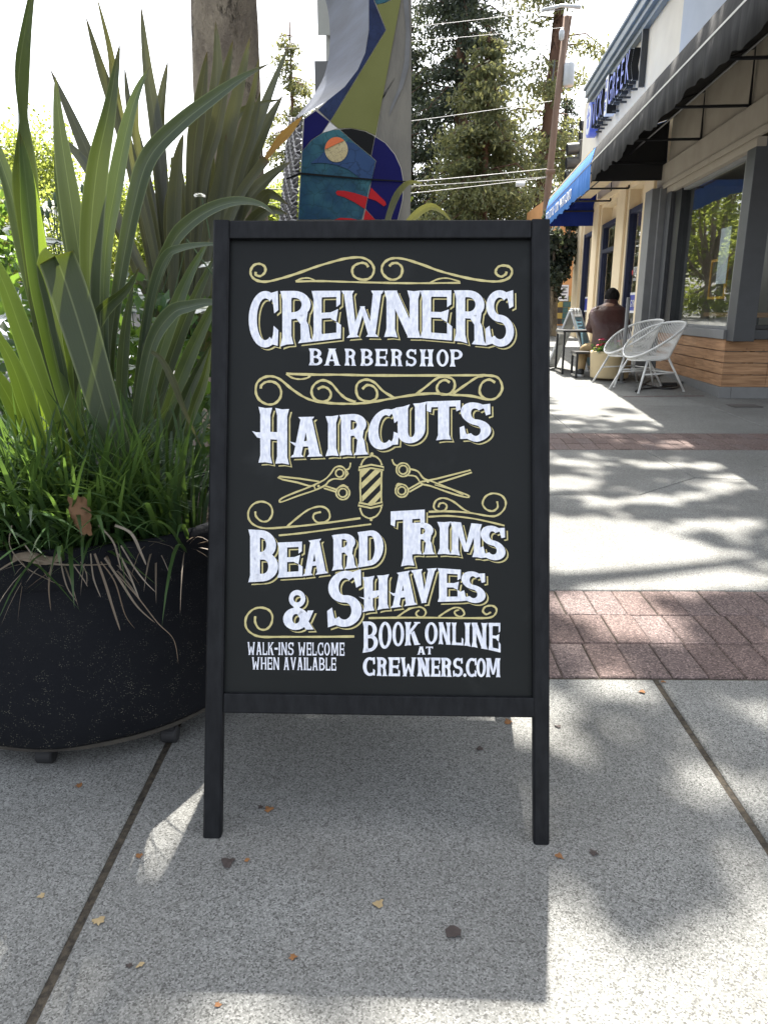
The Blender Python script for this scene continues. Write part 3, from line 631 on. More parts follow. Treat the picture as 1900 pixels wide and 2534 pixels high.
def leaf_px(mb, pts, Y0, Y1, wpx, twist=0.0, fold=.5, prof=None, m=0):
    P = spline([(x, y, 0) for x, y in pts], 7); k = len(P); W = []; Q = []; Sd = []
    for i, p in enumerate(P):
        t = i / (k - 1); Y = lerp(Y0, Y1, t); q = atY(p.x, p.y, Y); Q.append(q)
        pr = interp(prof, t) if prof else min(1, .42 + 1.3 * t) * (1 - max(0, (t - .45) / .55) ** 1.7) + .012
        W.append(wpx * .5 * pr * Y / F_PX)
    for i, q in enumerate(Q):
        tg = (Q[min(i + 1, k - 1)] - Q[max(i - 1, 0)]).normalized(); vw = (q - EYE).normalized(); sd = tg.cross(vw).normalized()
        tw = twist * (i / (k - 1)) if not isinstance(twist, (list, tuple)) else interp(twist, i / (k - 1))
        Sd.append(Matrix.Rotation(tw, 3, tg) @ sd)
    mb.strap(Q, W, Sd, fold, m)
flax = thing('flax_plant', PC + Vector((0, .1, PZ + .535)), 'green flax with broad upright strap leaves growing in the black fabric planter', 'plant')
gl = MB()
FL = [([(215, 1180), (120, 900), (82, 640), (58, 450), (46, 330), (46, 200), (62, 80), (90, -80)], 2.0, 1.75, 74, [(0, .1), (.4, .2), (.62, 1.25), (.8, .5), (1, .2)]),
      ([(240, 1200), (160, 980), (110, 760), (78, 560), (62, 420), (50, 330)], 1.95, 1.85, 66, .5),
      ([(200, 1180), (120, 860), (60, 600), (20, 450), (-60, 230)], 2.15, 2.1, 60, .3),
      ([(190, 1200), (120, 1000), (60, 840), (5, 690), (-60, 560)], 1.9, 1.75, 62, .4), ([(150, 1220), (80, 1040), (30, 900), (-30, 790)], 1.85, 1.7, 56, .4),
      ([(310, 1180), (245, 930), (205, 680), (172, 470), (150, 320), (138, 188)], 2.1, 2.1, 62, -.3), ([(290, 1180), (225, 900), (180, 640), (152, 470), (143, 390), (150, 340)], 2.15, 2.15, 44, .6),
      ([(270, 1180), (232, 860), (224, 620), (240, 420), (270, 270), (297, 108)], 2.05, 2.0, 66, .25), ([(290, 1150), (258, 860), (262, 620), (285, 470), (312, 330), (340, 230), (372, 165)], 2.1, 2.15, 46, -.35),
      ([(285, 1180), (272, 900), (300, 680), (335, 500), (372, 388), (450, 305), (540, 235), (600, 193), (668, 157)], 2.1, 2.25, 50, -.5),
      ([(250, 1150), (247, 900), (250, 760), (262, 640), (272, 560)], 2.2, 2.2, 38, .4),
      ([(330, 1180), (345, 930), (380, 720), (425, 608), (465, 558), (525, 518), (590, 500), (650, 510), (690, 545)], 2.1, 2.0, 42, -.7),
      ([(325, 1170), (352, 900), (378, 730), (410, 640), (450, 616), (520, 606), (560, 612)], 2.12, 1.95, 30, -.9),
      ([(320, 1180), (345, 1000), (378, 850), (425, 778), (470, 760), (525, 750), (570, 762)], 1.98, 1.9, 46, -.6),
      ([(340, 1190), (375, 960), (420, 800), (468, 680), (520, 590)], 2.2, 2.3, 42, .2), ([(350, 1190), (390, 1000), (440, 840), (490, 720), (540, 620)], 2.25, 2.4, 40, .3),
      ([(360, 1190), (410, 1030), (460, 900), (515, 780), (570, 680)], 2.15, 2.2, 44, .3), ([(375, 1190), (430, 1060), (480, 940), (530, 840)], 2.1, 2.15, 40, .1),
      ([(460, 1080), (480, 1010), (505, 940), (522, 860)], 2.0, 2.0, 32, .1), ([(170, 1120), (172, 980), (200, 860), (250, 770), (310, 715), (346, 660)], 2.02, 2.05, 52, .8),
      ([(170, 1150), (168, 1010), (150, 860), (120, 700), (108, 655)], 2.02, 1.97, 54, .3), ([(300, 1180), (300, 980), (310, 820), (330, 700)], 2.25, 2.3, 36, .2),
      ([(130, 1180), (100, 1000), (60, 860), (0, 700), (-60, 600)], 2.2, 2.2, 50, .5), ([(100, 1200), (40, 1020), (-40, 880)], 2.0, 1.9, 60, .4), ([(230, 1180), (180, 960), (140, 820)], 2.2, 2.2, 40, .2)]
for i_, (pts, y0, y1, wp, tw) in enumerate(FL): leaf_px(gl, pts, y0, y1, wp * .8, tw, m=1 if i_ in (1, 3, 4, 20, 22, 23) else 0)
# the broad leaf that has folded over
leaf_px(gl, [(325, 1230), (285, 1100), (235, 930), (190, 780), (160, 690), (143, 645), (138, 632)], 1.9, 1.82, 88, .15, .12, [(0, .7), (.5, 1), (1, .95)])
leaf_px(gl, [(136, 632), (122, 645), (118, 690), (135, 790), (160, 920), (175, 1010)], 1.82, 1.95, 46, .9, .2, [(0, 1.0), (.3, 1), (.8, .5), (1, .05)])
gl.build('leaf_cluster', [M['flax'], M['flaxlit']], flax, True)
mb = MB(); leaf_px(mb, [(375, 870), (400, 890), (430, 945), (455, 1010), (500, 1110)], 1.85, 1.9, 18, .5, .3); mb.build('bent_leaf', M['flaxb'], flax, True)

bflax = thing('flax_plant', G(-.62, 3.25, .06), 'dark bronze flax clump with narrow upright blades in front of the tree trunk', 'plant')
gl = MB()
BF = [([(420, 850), (370, 560), (300, 310), (252, 170), (213, 40)], 34), ([(410, 850), (345, 520), (292, 260), (275, 130), (240, -10)], 24), ([(440, 850), (412, 560), (390, 340), (365, 170), (349, 12)], 36),
      ([(430, 850), (402, 500), (394, 310), (416, 150)], 36), ([(440, 840), (405, 640), (358, 420), (322, 270), (309, 165)], 26), ([(430, 850), (385, 580), (338, 350), (342, 215)], 24),
      ([(420, 860), (320, 620), (240, 430), (180, 290), (125, 170)], 38), ([(475, 850), (505, 450), (525, 300), (538, 170), (534, 52)], 40), ([(465, 850), (478, 420), (496, 260), (513, 128)], 42),
      ([(480, 850), (500, 470), (535, 320), (560, 190), (577, 100)], 36), ([(500, 850), (535, 500), (565, 330), (595, 200), (618, 95)], 38), ([(530, 800), (570, 520), (610, 380), (645, 290), (680, 200), (716, 110)], 30),
      ([(520, 800), (565, 470), (600, 330), (625, 240), (642, 140)], 26), ([(540, 800), (585, 540), (620, 400), (660, 310), (700, 236)], 42), ([(520, 800), (590, 440), (625, 320), (646, 228)], 32),
      ([(440, 850), (300, 560), (215, 410), (140, 330)], 34), ([(430, 850), (430, 600), (440, 420), (455, 330)], 40), ([(450, 850), (455, 560), (435, 400), (424, 430)], 28), ([(560, 700), (590, 540), (650, 455), (720, 400)], 40),
      ([(560, 700), (610, 570), (660, 520), (712, 530)], 36), ([(500, 800), (550, 440), (580, 300), (630, 262), (700, 245)], 20), ([(480, 800), (520, 560), (545, 440), (560, 330)], 46), ([(455, 850), (425, 560), (432, 430)], 44)]
for pts, wp in BF: leaf_px(gl, pts, 3.2, 3.2 + rnd.uniform(-.25, .25), wp * .86, rnd.uniform(-.6, .6), .5)
for i in range(9):
    bx = rnd.uniform(400, 560); tx = bx + (bx - 480) * rnd.uniform(.6, 2.2) + rnd.uniform(-40, 40); ty = rnd.uniform(280, 600)
    leaf_px(gl, [(lerp(bx, 490, .4), 930), (lerp(bx, tx, .35), lerp(880, ty, .5)), (lerp(bx, tx, .75), lerp(880, ty, .8)), (tx, ty)], 3.3, 3.35 + rnd.uniform(-.3, .3), rnd.uniform(24, 44), rnd.uniform(-.6, .6), .3)
for pts, wp in ([(880, 800), (950, 640), (1015, 545), (1060, 511), (1092, 522), (1120, 552)], 18), ([(900, 800), (960, 540), (1000, 458), (1046, 452)], 16), ([(700, 760), (640, 560), (660, 480), (712, 505)], 34): leaf_px(gl, pts, 3.2, 3.1, wp, .5, .3)
gl.build('leaf_cluster', M['flaxb'], bflax, True)
mb = MB(); leaf_px(mb, [(658, 392), (690, 350), (720, 318), (748, 288)], 3.02, 3.0, 20, .3, .2); mb.build('dry_leaf', M['flaxdry'], bflax, True)
mb = MB(); leaf_px(mb, [(540, 640), (560, 560), (600, 470), (658, 392)], 3.02, 3.02, 24, .3, .35, [(0, 1), (1, .85)]); mb.build('leaf', M['flaxb'], bflax, True)

# ---- mondo-grass clumps filling the rim of the planter
def blade(mb, p, az, lean, L, droop, wd, n=7, yaw=0.0, m=0):
    b0 = len(mb.v); o = Vector((math.cos(az), math.sin(az), 0)); sd = Vector((-math.sin(az + yaw), math.cos(az + yaw), 0))
    for i in range(n + 1):
        t = i / n; q = p + o * (L * math.sin(lean) * t + droop * t * t * .7) + Vector((0, 0, L * math.cos(lean) * t - droop * t ** 2.4)); ww = wd * .5 * (1 - t ** 5) * min(1, .6 + t * 2)
        mb.v += [q - sd * ww, q + sd * ww + Vector((0, 0, ww * .3))]
    for i in range(n): mb.face((b0 + 2 * i, b0 + 2 * i + 1, b0 + 2 * i + 3, b0 + 2 * i + 2), m)
CL = [(-1.22, 1.86, 'bright mondo grass clump at the left edge of the black fabric planter'), (-1.02, 1.80, 'sunlit mondo grass clump left of the curled brown leaf in the planter'), (-.80, 1.79, 'mondo grass clump above the hanging dead straw in the planter'), (-.60, 1.90, 'shaded mondo grass clump nearest the sign in the black planter'), (-.92, 2.02, 'mondo grass clump at the foot of the green flax leaves')]
for x, y, lab in CL:
    g = thing('grass_clump', Vector((x, y, PZ + .535)), lab, 'grass', 'grass clumps in the fabric planter')
    mb = MB()
    for i in range(450):
        a = rnd.uniform(0, 6.283); r_ = .13 * math.sqrt(rnd.random()); q = Vector((x + r_ * math.cos(a), y + r_ * math.sin(a), PZ + .53))
        az = a + rnd.gauss(0, .7); ln_, lg_, dp_ = abs(rnd.gauss(.28, .25)), rnd.uniform(.26, .50), rnd.uniform(.03, .26)
        if q.x + math.cos(az) * (lg_ * math.sin(ln_) + .7 * dp_) > -.47: continue
        blade(mb, q, az, ln_, lg_, dp_, rnd.uniform(.0075, .0125), yaw=rnd.gauss(0, .5))
    mb.build('green_blades', M['grass'], g, True); mb = MB()
    for i in range(26):
        a = rnd.gauss(-1.57, .9); q = Vector((x + .12 * math.cos(a), y + .12 * math.sin(a) * .9, PZ + .54))
        blade(mb, q, a + rnd.gauss(0, .5), rnd.uniform(.6, 1.4), rnd.uniform(.08, .2), rnd.uniform(.03, .13), rnd.uniform(.003, .0055), yaw=rnd.gauss(0, .8))
    mb.build('dry_blades', M['straw'], g, True)
straw = tag(MB().build('x', M['straw']), None); bpy.data.objects.remove(straw)
mb = MB()
for pts, wp in [([(145, 1370), (130, 1400), (122, 1450), (127, 1512)], 12), ([(150, 1370), (155, 1410), (168, 1455), (190, 1488)], 7), ([(235, 1370), (260, 1440), (280, 1505), (298, 1560)], 12), ([(250, 1390), (285, 1440), (310, 1520), (335, 1556)], 7), ([(260, 1380), (300, 1440), (340, 1500), (384, 1541)], 12), ([(270, 1400), (335, 1470), (390, 1540), (430, 1582), (442, 1642)], 6),
                ([(225, 1370), (232, 1430), (250, 1478)], 7), ([(300, 1350), (330, 1400), (360, 1440), (386, 1466)], 8), ([(295, 1370), (320, 1420), (345, 1482)], 10), ([(245, 1300), (280, 1340), (295, 1390), (300, 1412)], 9), ([(285, 1300), (325, 1320), (350, 1370), (362, 1398)], 14), ([(30, 1300), (25, 1350), (60, 1400), (110, 1430), (160, 1452)], 6), ([(200, 1390), (215, 1420), (215, 1450)], 5), ([(0, 1410), (60, 1380), (130, 1395), (210, 1398), (270, 1396)], 10), ([(60, 1345), (100, 1400), (120, 1434)], 7), ([(170, 1380), (205, 1430), (218, 1452)], 6)]:
    leaf_px(mb, pts, 1.60, 1.585, wp * .55, rnd.uniform(-1.3, 1.3), .2, [(0, .8), (.5, 1), (.9, .6), (1, .15)])
tag(mb.build('dead_straw', M['straw'], smooth=True), 'dead straw blades hanging over the front rim of the black planter', 'dry grass')

# ---- white rose shrub behind
rose = thing('rose_shrub', G(-1.15, 3.0, .08), 'white flowering rose shrub behind the green flax', 'shrub')
C = []
for i in range(5200):
    x = rnd.gauss(-1.15, .55); y = rnd.gauss(3.05, .25); z = rnd.uniform(.05, 1.25) ** 1.0
    if z < 1.3 - .35 * abs(x + 1.2) and x < -.15: C.append((x, y, z + .09))
quad_cloud('foliage', C, nr.uniform(.025, .05, len(C)), M['rose_leaf'], rose, 1.7)
mb = MB()
for i in range(34):
    x, y = rnd.gauss(-1.15, .12), rnd.gauss(3.02, .1); p0 = G(x, y, .06); tx = x + rnd.gauss(0, .5); p1 = Vector((tx, y + rnd.gauss(0, .2), rnd.uniform(.8, 1.45)))
    mb.tube(spline([p0, p0.lerp(p1, .5) + Vector((0, 0, .15)), p1], 4), [.006 - .0006 * j for j in range(9)], 5)
mb.build('stems', M['stem'], rose)
def flower(px_, py_, Y, r_, parent, m, nm='rose_bloom', n=5):
    c = atY(px_, py_, Y); mb = MB()
    for ring_ in range(3):
        for k in range(n + 1):
            a = k * 6.283 / (n + 1) + ring_ * .5; tilt = .35 + .38 * ring_; b0 = len(mb.v); o = Vector((math.cos(a), math.sin(a), 0)); sd = Vector((-o.y, o.x, 0)); up = Vector((0, -.25, 1)).normalized(); rr = r_ * (.55 + .25 * ring_)
            rows = 4
            for i in range(rows + 1):
                t = i / rows; pz = up * (rr * math.cos(tilt * (0.4 + t)) * t * .9 - r_ * .35) + o * (rr * math.sin(tilt * (0.4 + t)) * t + r_ * .05); ww = rr * .62 * math.sin(math.pi * min(1, .18 + t * .72))
                for s_ in (-1, -.5, 0, .5, 1): mb.v.append(c + pz + sd * ww * s_ + o * (-.12 * rr * s_ * s_))
            for i in range(rows):
                for j in range(4): mb.face((b0 + i * 5 + j, b0 + i * 5 + j + 1, b0 + i * 5 + j + 6, b0 + i * 5 + j + 5))
    mb.build(nm, m, parent, True); return c
for a in ((108, 515, 2.85, .05), (132, 500, 2.95, .04), (122, 592, 2.8, .05), (206, 510, 2.9, .05), (200, 545, 2.9, .05), (210, 575, 2.9, .045), (515, 760, 2.55, .062), (528, 650, 2.75, .05), (330, 760, 3.0, .05), (318, 905, 2.9, .04), (345, 730, 3.1, .05), (40, 560, 3.0, .05), (300, 830, 3.1, .045)): flower(*a, rose, M['petal'])
mb = MB()
for px_, py_ in ((104, 525), (118, 532), (138, 490), (124, 505), (102, 548), (140, 500), (205, 470), (60, 500), (150, 540)):
    c = atY(px_, py_, 2.8); mb.lathe([(.002, -.014), (.008, -.006), (.008, .006), (.002, .02)], c, 8); mb.tube([c, c - Vector((rnd.uniform(-.03, .03), 0, .18))], .002, 5)
mb.build('buds', M['stem'], rose)
twig = thing('flower_stem', atY(552, 700, 2.35), 'thin wiry stem with one tiny white flower between the flax leaves', 'flower')
mb = MB(); pts = [atY(*p, 2.35) for p in ((548, 705), (520, 670), (480, 615), (462, 592))]; mb.tube(spline(pts, 4), .0025, 5); pts = [atY(*p, 2.35) for p in ((520, 590), (515, 560), (505, 515), (500, 490))]; mb.tube(spline(pts, 4), .002, 5); mb.build('stem', M['stem'], twig)
flower(494, 480, 2.35, .02, twig, M['petal'], 'bloom', 3)
# ------------------------------------------------------------------ the row of shops (one building, two shopfronts)
BC = gnd(1779, 983); bu = ray(1118, 765); bu = Vector((bu.x, bu.y, 0)).normalized(); bn = Vector((-bu.y, bu.x, 0))
def Bp(s, n, z): return BC + bu * s + bn * n + Vector((0, 0, z))
def frB(p): return Bp(p.x, p.y, p.z)
def bbox(mb, s0, s1, n0, n1, z0, z1, c=0, m=0):
    if c: mb.bevbox((s0, n0, z0), (s1, n1, z1), c, m, frB)
    else: mb.box((s0, n0, z0), (s1, n1, z1), m, frB)
M['taupe'] = pm('taupe_stucco', (.38, .335, .27), (.33, .285, .225), 4, .9, bump=.5, bscale=160, bd=.004)
M['cream'] = pm('cream_stucco', (.80, .66, .45), (.74, .60, .40), 3, .85, bump=.3, bscale=140)
M['pale'] = pm('pale_stucco', (.70, .65, .56), (.62, .57, .49), 2, .85, bump=.3, bscale=140)
M['bluegrey'] = pm('blue_grey_stucco', (.42, .46, .54), (.38, .42, .50), 2, .85, bump=.3, bscale=140)
M['lgrey'] = pm('grey_painted_trim', (.20, .20, .198), (.17, .17, .168), 8, .55, bump=.1, bscale=90)
M['dgrey'] = pm('dark_grey_painted_trim', (.055, .057, .062), (.045, .047, .05), 8, .5)
M['black'] = pm('black_metal', (.012, .012, .014), None, 10, .4)
M['navy'] = pm('navy_painted_frame', (.012, .018, .06), (.010, .014, .045), 10, .45)
M['darkin'] = pm('dim_interior', (.30, .27, .23), (.24, .21, .18), 2, .9)
def m_wood():
    N = NT('reclaimed_siding'); g = N.n('ShaderNodeNewGeometry'); v = N.map((3, 3, 40)); f = N.noise(1.2, 5, v)
    c = N.ramp(g.outputs['Random Per Island'], [(0, (.36, .19, .09)), (.5, (.50, .29, .155)), (1, (.42, .24, .125))]); c = N.mix(N.ramp(f, [(.35, 0.), (.7, .7)]), c, (.15, .07, .03))
    c = N.mix(N.ramp(N.noise(9, 3), [(.68, 0.), (.76, .7)]), c, (.06, .035, .02)); N.bump(f, .3, .003); return N.fin(c, .65, 0, .35)
M['siding'] = m_wood()
def m_glass(name, ior=3.4, tint=(.92, .95, .95)):
    N = NT(name); lw = N.n('ShaderNodeLayerWeight'); lw.inputs['Blend'].default_value = .5; pw_ = N.n('ShaderNodeMath', operation='POWER'); N.l(lw.outputs['Facing'], pw_.inputs[0]); pw_.inputs[1].default_value = ior
    fr = N.n('ShaderNodeMath', operation='MULTIPLY_ADD'); N.l(pw_.outputs[0], fr.inputs[0]); fr.inputs[1].default_value = .9; fr.inputs[2].default_value = .04
    tr = N.n('ShaderNodeBsdfTransparent'); tr.inputs['Color'].default_value = (*tint, 1); gl_ = N.n('ShaderNodeBsdfGlossy'); gl_.inputs['Roughness'].default_value = .012
    N.bump(N.noise(1.5, 2), .05, .02); bnode = [n for n in N.t.nodes if n.type == 'BUMP'][0]; N.l(bnode.outputs[0], gl_.inputs['Normal'])
    mx = N.n('ShaderNodeMixShader'); N.l(fr.outputs[0], mx.inputs[0]); N.l(tr.outputs[0], mx.inputs[1]); N.l(gl_.outputs[0], mx.inputs[2]); N.l(mx.outputs[0], N.out.inputs['Surface']); return N.mat
M['glass'] = m_glass('window_glass'); M['lampshade'] = leafm('lampshade_fabric', [(.62, .52, .38), (.55, .45, .32)], (.9, .75, .5), .4, .8)
bld = thing('shop_building', Bp(3, -.5, 0), 'one storey row of shops with a grey front and a cream front beyond', 'building')
mb = MB(); bbox(mb, -6, 3.08, -.3, 0, 2.95, 4.05); bbox(mb, -.2, 3.45, -.295, -.12, 2.55, 2.95); mb.build('grey_wall', M['taupe'], bld)
mb = MB(); bbox(mb, -6, 3.08, -.3, .002, 4.05, 5.62); mb.build('blue_grey_wall', M['bluegrey'], bld)
mb = MB(); bbox(mb, 3.08, 11.1, -.3, 0, 4.05, 5.62); mb.build('pale_wall', M['pale'], bld)
mb = MB(); bbox(mb, 3.45, 11.1, -.3, -.002, 2.95, 4.05); bbox(mb, 3.5, 11.0, -.26, -.2, 2.62, 2.95); mb.build('cream_wall', M['cream'], bld)
mb = MB()
for z0, z1, n in ((5.24, 5.33, .10), (5.33, 5.42, .17), (5.42, 5.56, .22), (5.56, 5.62, .26)): bbox(mb, -6, 9.75, .003, n, z0, z1, .012)
mb.build('gutter', pm('gutter_metal', (.17, .20, .22), (.13, .155, .17), 3, .45, .2), bld)
mb = MB(); bbox(mb, -6, 11.1, -8, -.3, 4.9, 5.0); mb.build('roof', M['dgrey'], bld)
# header trim, pilaster, post
mb = MB(); bbox(mb, -6, 3.46, -.02, .05, 2.62, 2.95, .01); bbox(mb, -6, 3.1, .05, .075, 2.60, 2.66, .006); bbox(mb, -.25, 3.1, -.08, .02, 2.53, 2.62, .006); mb.build('header_trim', M['taupe'], bld)
mb = MB(); bbox(mb, 3.06, 3.46, -.2, .20, -.02, 2.62, .01); bbox(mb, 2.98, 3.06, -.2, .10, -.02, 2.62, .006); bbox(mb, 3.02, 3.5, -.2, .235, -.03, .3, .008); mb.build('pilaster', M['lgrey'], bld)
mb = MB(); bbox(mb, 2.72, 2.98, -.2, .02, 0, 2.55, .006); mb.build('window_jamb', M['dgrey'], bld); mb = MB(); bbox(mb, 2.40, 2.72, -.2, -.03, .70, 2.55, .006); mb.build('window_jamb', M['black'], bld)
mb = MB(); bbox(mb, -.235, .0, -.205, .012, .62, 2.62, .006); mb.build('corner_post', M['dgrey'], bld)
mb = MB(); bbox(mb, .0, .05, -.16, .0, .74, 2.55, .004); bbox(mb, .05, 2.4, -.13, -.05, .735, .765, .004); bbox(mb, .05, 2.4, -.13, -.05, 2.50, 2.53, .004)
wf = mb.build('window', M['lgrey'], bld)
mb = MB(); bbox(mb, .05, 2.4, -.10, -.094, .765, 2.50); mb.build('pane', M['glass'], wf); mb = MB(); bbox(mb, -.02, 2.9, -.14, .045, .635, .735, .006); mb.build('sill', M['lgrey'], wf)
# timber below the window, boards each with its own grain
mb = MB(); rows = [(.12, .246), (.254, .376), (.384, .501), (.509, .632)]
for i, (z0, z1) in enumerate(rows):
    cuts = [-.0, .55 + .4 * (i % 2), 1.5 + .3 * (i % 3), 2.9]
    for s0, s1 in zip(cuts, cuts[1:]): bbox(mb, s0 + .0015, s1 - .0015, -.02, .012 + .007 * (i % 2), z0, z1, .005)
    bbox(mb, -.03, -.002, -.46, .014 + .003 * (i % 2), z0, z1, .003)
    for n0, n1 in ((-.95 - .2 * (i % 2), -.463), (-2.2, -.953 - .2 * (i % 2))): bbox(mb, -.028, 0, n0, n1 , z0, z1, .004)
mb.build('timber_siding', M['siding'], bld)
mb = MB(); bbox(mb, -.045, 2.96, -.1, .03, -.06, .118, .006); bbox(mb, -.05, 0, -3, -.101, -.06, .119, .006); mb.build('base_board', M['lgrey'], bld)
mb = MB(); bbox(mb, -.10, .1, -3, -.206, .64, .74, .006); mb.build('sill', M['dgrey'], bld)
mb = MB(); bbox(mb, -.06, -.0, -.27, -.207, .745, 2.60, .004); bbox(mb, -.06, 0, -3, -.272, .745, .79, .004); bbox(mb, -.06, 0, -3, -.272, 2.55, 2.60, .004)
w2 = mb.build('window', M['black'], bld); mb = MB(); bbox(mb, -.03, -.024, -3, -.272, .79, 2.55); mb.build('pane', M['glass'], w2)
mb = MB(); bbox(mb, -6, 0, -3, -.3, 2.62, 2.66); mb.build('porch_ceiling', M['taupe'], bld)
# room behind the glass
mb = MB(); bbox(mb, .1, 3.4, -4.2, -.35, -.04, 0); bbox(mb, .1, 3.5, -4.3, -4.2, 0, 2.7); bbox(mb, 3.36, 3.44, -4.2, -.2, 0, 2.7); bbox(mb, .1, 3.4, -4.2, -.13, 2.68, 2.74); mb.build('shop_interior', M['darkin'], bld)
# cream shopfront
for i, (s0, s1) in enumerate(((3.52, 4.35), (5.45, 6.35), (7.9, 8.75), (10.0, 11.1))):
    mb = MB(); bbox(mb, s0, s1, -.3, .0, 0, 3.02, .01); bbox(mb, s0 + .12, s1 - .12, .0, .05, 0, 3.16, .012); mb.build('pilaster', M['cream'], bld)
mb = MB(); bbox(mb, 3.5, 11.1, -.005, .06, 3.02, 3.12, .01); mb.build('cornice', M['cream'], bld)
for s0, s1 in ((4.36, 5.44), (8.76, 9.99)):
    mb = MB()
    for a in ((s0, s0 + .07, .45, 2.62), (s1 - .09, s1, .45, 2.62), (s0 + .07, s1 - .09, .45, .55), (s0 + .07, s1 - .09, 2.54, 2.62)): bbox(mb, a[0], a[1], -.14, -.02 if a[1] != s1 else -.01, a[2], a[3], .004)
    q = mb.build('window', M['navy'], bld); mb = MB(); bbox(mb, s0 + .07, s1 - .09, -.08, -.075, .55, 2.54); mb.build('pane', M['glass'], q); mb = MB(); bbox(mb, s0, s1, -.25, .03, .0, .45, .006); mb.build('panel', M['cream'], q)
mb = MB()
for a in ((6.36, 6.46, 0, 2.62), (7.7, 7.89, 0, 2.62), (6.46, 7.7, 0, .16), (6.46, 7.7, 2.05, 2.12), (6.46, 7.7, 2.54, 2.62)): bbox(mb, a[0], a[1], -.14, -.02, a[2], a[3], .004)
q = mb.build('door', M['navy'], bld); mb = MB(); bbox(mb, 6.46, 7.7, -.08, -.075, .16, 2.05); bbox(mb, 6.46, 7.7, -.08, -.075, 2.12, 2.54); mb.build('pane', M['glass'], q)
mb = MB(); mb.tube([Bp(6.56, -.02, .8), Bp(6.56, -.02, 1.2)], .012, 8); mb.build('handle', M['lgrey'], q)
mb = MB(); bbox(mb, 3.5, 11, -4.2, -.35, -.04, 0); bbox(mb, 3.46, 11.1, -4.3, -4.2, 0, 3); bbox(mb, 11, 11.1, -4.2, -.3, 0, 3); bbox(mb, 3.5, 11, -4.2, -.31, 2.96, 3); mb.build('restaurant_interior', pm('warm_interior', (.30, .20, .12), (.2, .13, .08), 1, .9), bld)
# ---- lettering built from plain type
def text_mesh(name, s_, size, M4, mat_, parent, ext=.004, offset=0.0, mats=None, align='LEFT', sx=1.0):
    cu = bpy.data.curves.new('lettering', 'FONT'); cu.body = s_; cu.size = size; cu.extrude = ext; cu.offset = offset; cu.align_x = align; cu.resolution_u = 3
    o = bpy.data.objects.new('lettering', cu); COL.objects.link(o); bpy.context.view_layer.update()
    me = bpy.data.meshes.new_from_object(o.evaluated_get(bpy.context.evaluated_depsgraph_get())); bpy.data.objects.remove(o); me.name = name
    off = wloc(parent) if parent is not None else Vector((0, 0, 0))
    fl = [p.normal.z > .5 for p in me.polygons]
    me.transform(Matrix.Translation(-off) @ M4 @ Matrix.Diagonal((sx, 1, 1, 1)))
    me.materials.clear(); r_ = link_mesh(name, me, mats or mat_, parent)
    if mats: me.polygons.foreach_set('material_index', [0 if k else 1 for k in fl])
    return r_
def wallM(s, n, z, tilt=0.0): # text reading from far end towards the camera, facing the street
    m = Matrix.Identity(4); X = -bu; Z = bn; Y = Vector((0, 0, 1))
    for i in range(3): m[i][0], m[i][1], m[i][2] = X[i], Y[i], Z[i]
    m.translation = Bp(s, n, z); return m
M['signblue'] = pm('sign_blue_face', (.10, .16, .62), (.08, .13, .55), 4, .35); M['signwhite'] = pm('sign_white_face', (.8, .8, .82), None, 4, .4); M['signside'] = pm('sign_return_black', (.02, .02, .022), None, 4, .5)
sg = thing('shop_sign', Bp(7, .12, 4.85), 'raised blue channel letters with a round emblem on the upper wall of the cream shop', 'sign')
s_at = 8.70
for wd_, sx in (('NICK', 1.0), ('GREEK', 1.0)):
    s_at = 8.72 if wd_ == 'NICK' else 6.98
    for ch in wd_:
        wch = {'I': .17}.get(ch, .355)
        text_mesh('letter', ch, .66, wallM(s_at, .16, 4.60), None, sg, .06, 0.0, [M['signblue'], M['signside']], sx=.72)
        text_mesh('letter_edge', ch, .66, wallM(s_at, .10, 4.60), None, sg, .058, .012, [M['signwhite'], M['signside']], sx=.72)
        s_at -= wch
mb = MB(); bbox(mb, 7.04, 7.28, .05, .22, 4.50, 5.16, .004); mb.build('word_panel', M['signwhite'], sg); mb = MB(); bbox(mb, 7.035, 7.05, .04, .21, 4.50, 5.16); mb.build('word_panel_side', M['signside'], sg)
for i, ch in enumerate('THE'): text_mesh('letter', ch, .2, wallM(7.23, .226, 4.96 - .19 * i), M['signblue'], sg, .004)
def discB(s, z, r_, n0, n1, k=28): return [Bp(s + r_ * math.cos(a), n0, z + r_ * math.sin(a)) for a in [2 * math.pi * i / k for i in range(k)]]
mb = MB(); mb.prism(discB(9.08, 4.84, .34, .05, 0), bn * .16); mb.build('emblem_disc', M['signblue'], sg); mb = MB(); mb.prism(discB(9.08, 4.84, .28, .212, 0), bn * .006); mb.build('emblem_face', M['signwhite'], sg)
mb = MB()
for q in ([(-.10, -.16), (.10, -.16), (.08, .02), (-.08, .02)], [(-.16, .05), (.16, .05), (.13, .12), (-.13, .12)], [(-.05, .13), (.05, .13), (.03, .22), (-.03, .22)]): mb.prism([Bp(9.08 - a, .22, 4.84 + c) for a, c in q], bn * .004)
mb.build('emblem_mark', M['signblue'], sg)
mb = MB(); bbox(mb, 5.0, 5.06, .01, .10, 4.42, 5.28, .004); mb.build('bracket', M['dgrey'], sg)
for s in (5.5, 6.0, 6.3, 6.92, 7.6, 8.0, 8.3, 8.6): mb = MB(); bbox(mb, s, s + .03, .005, .12, 4.50, 4.53); mb.build('bracket', M['dgrey'], sg)

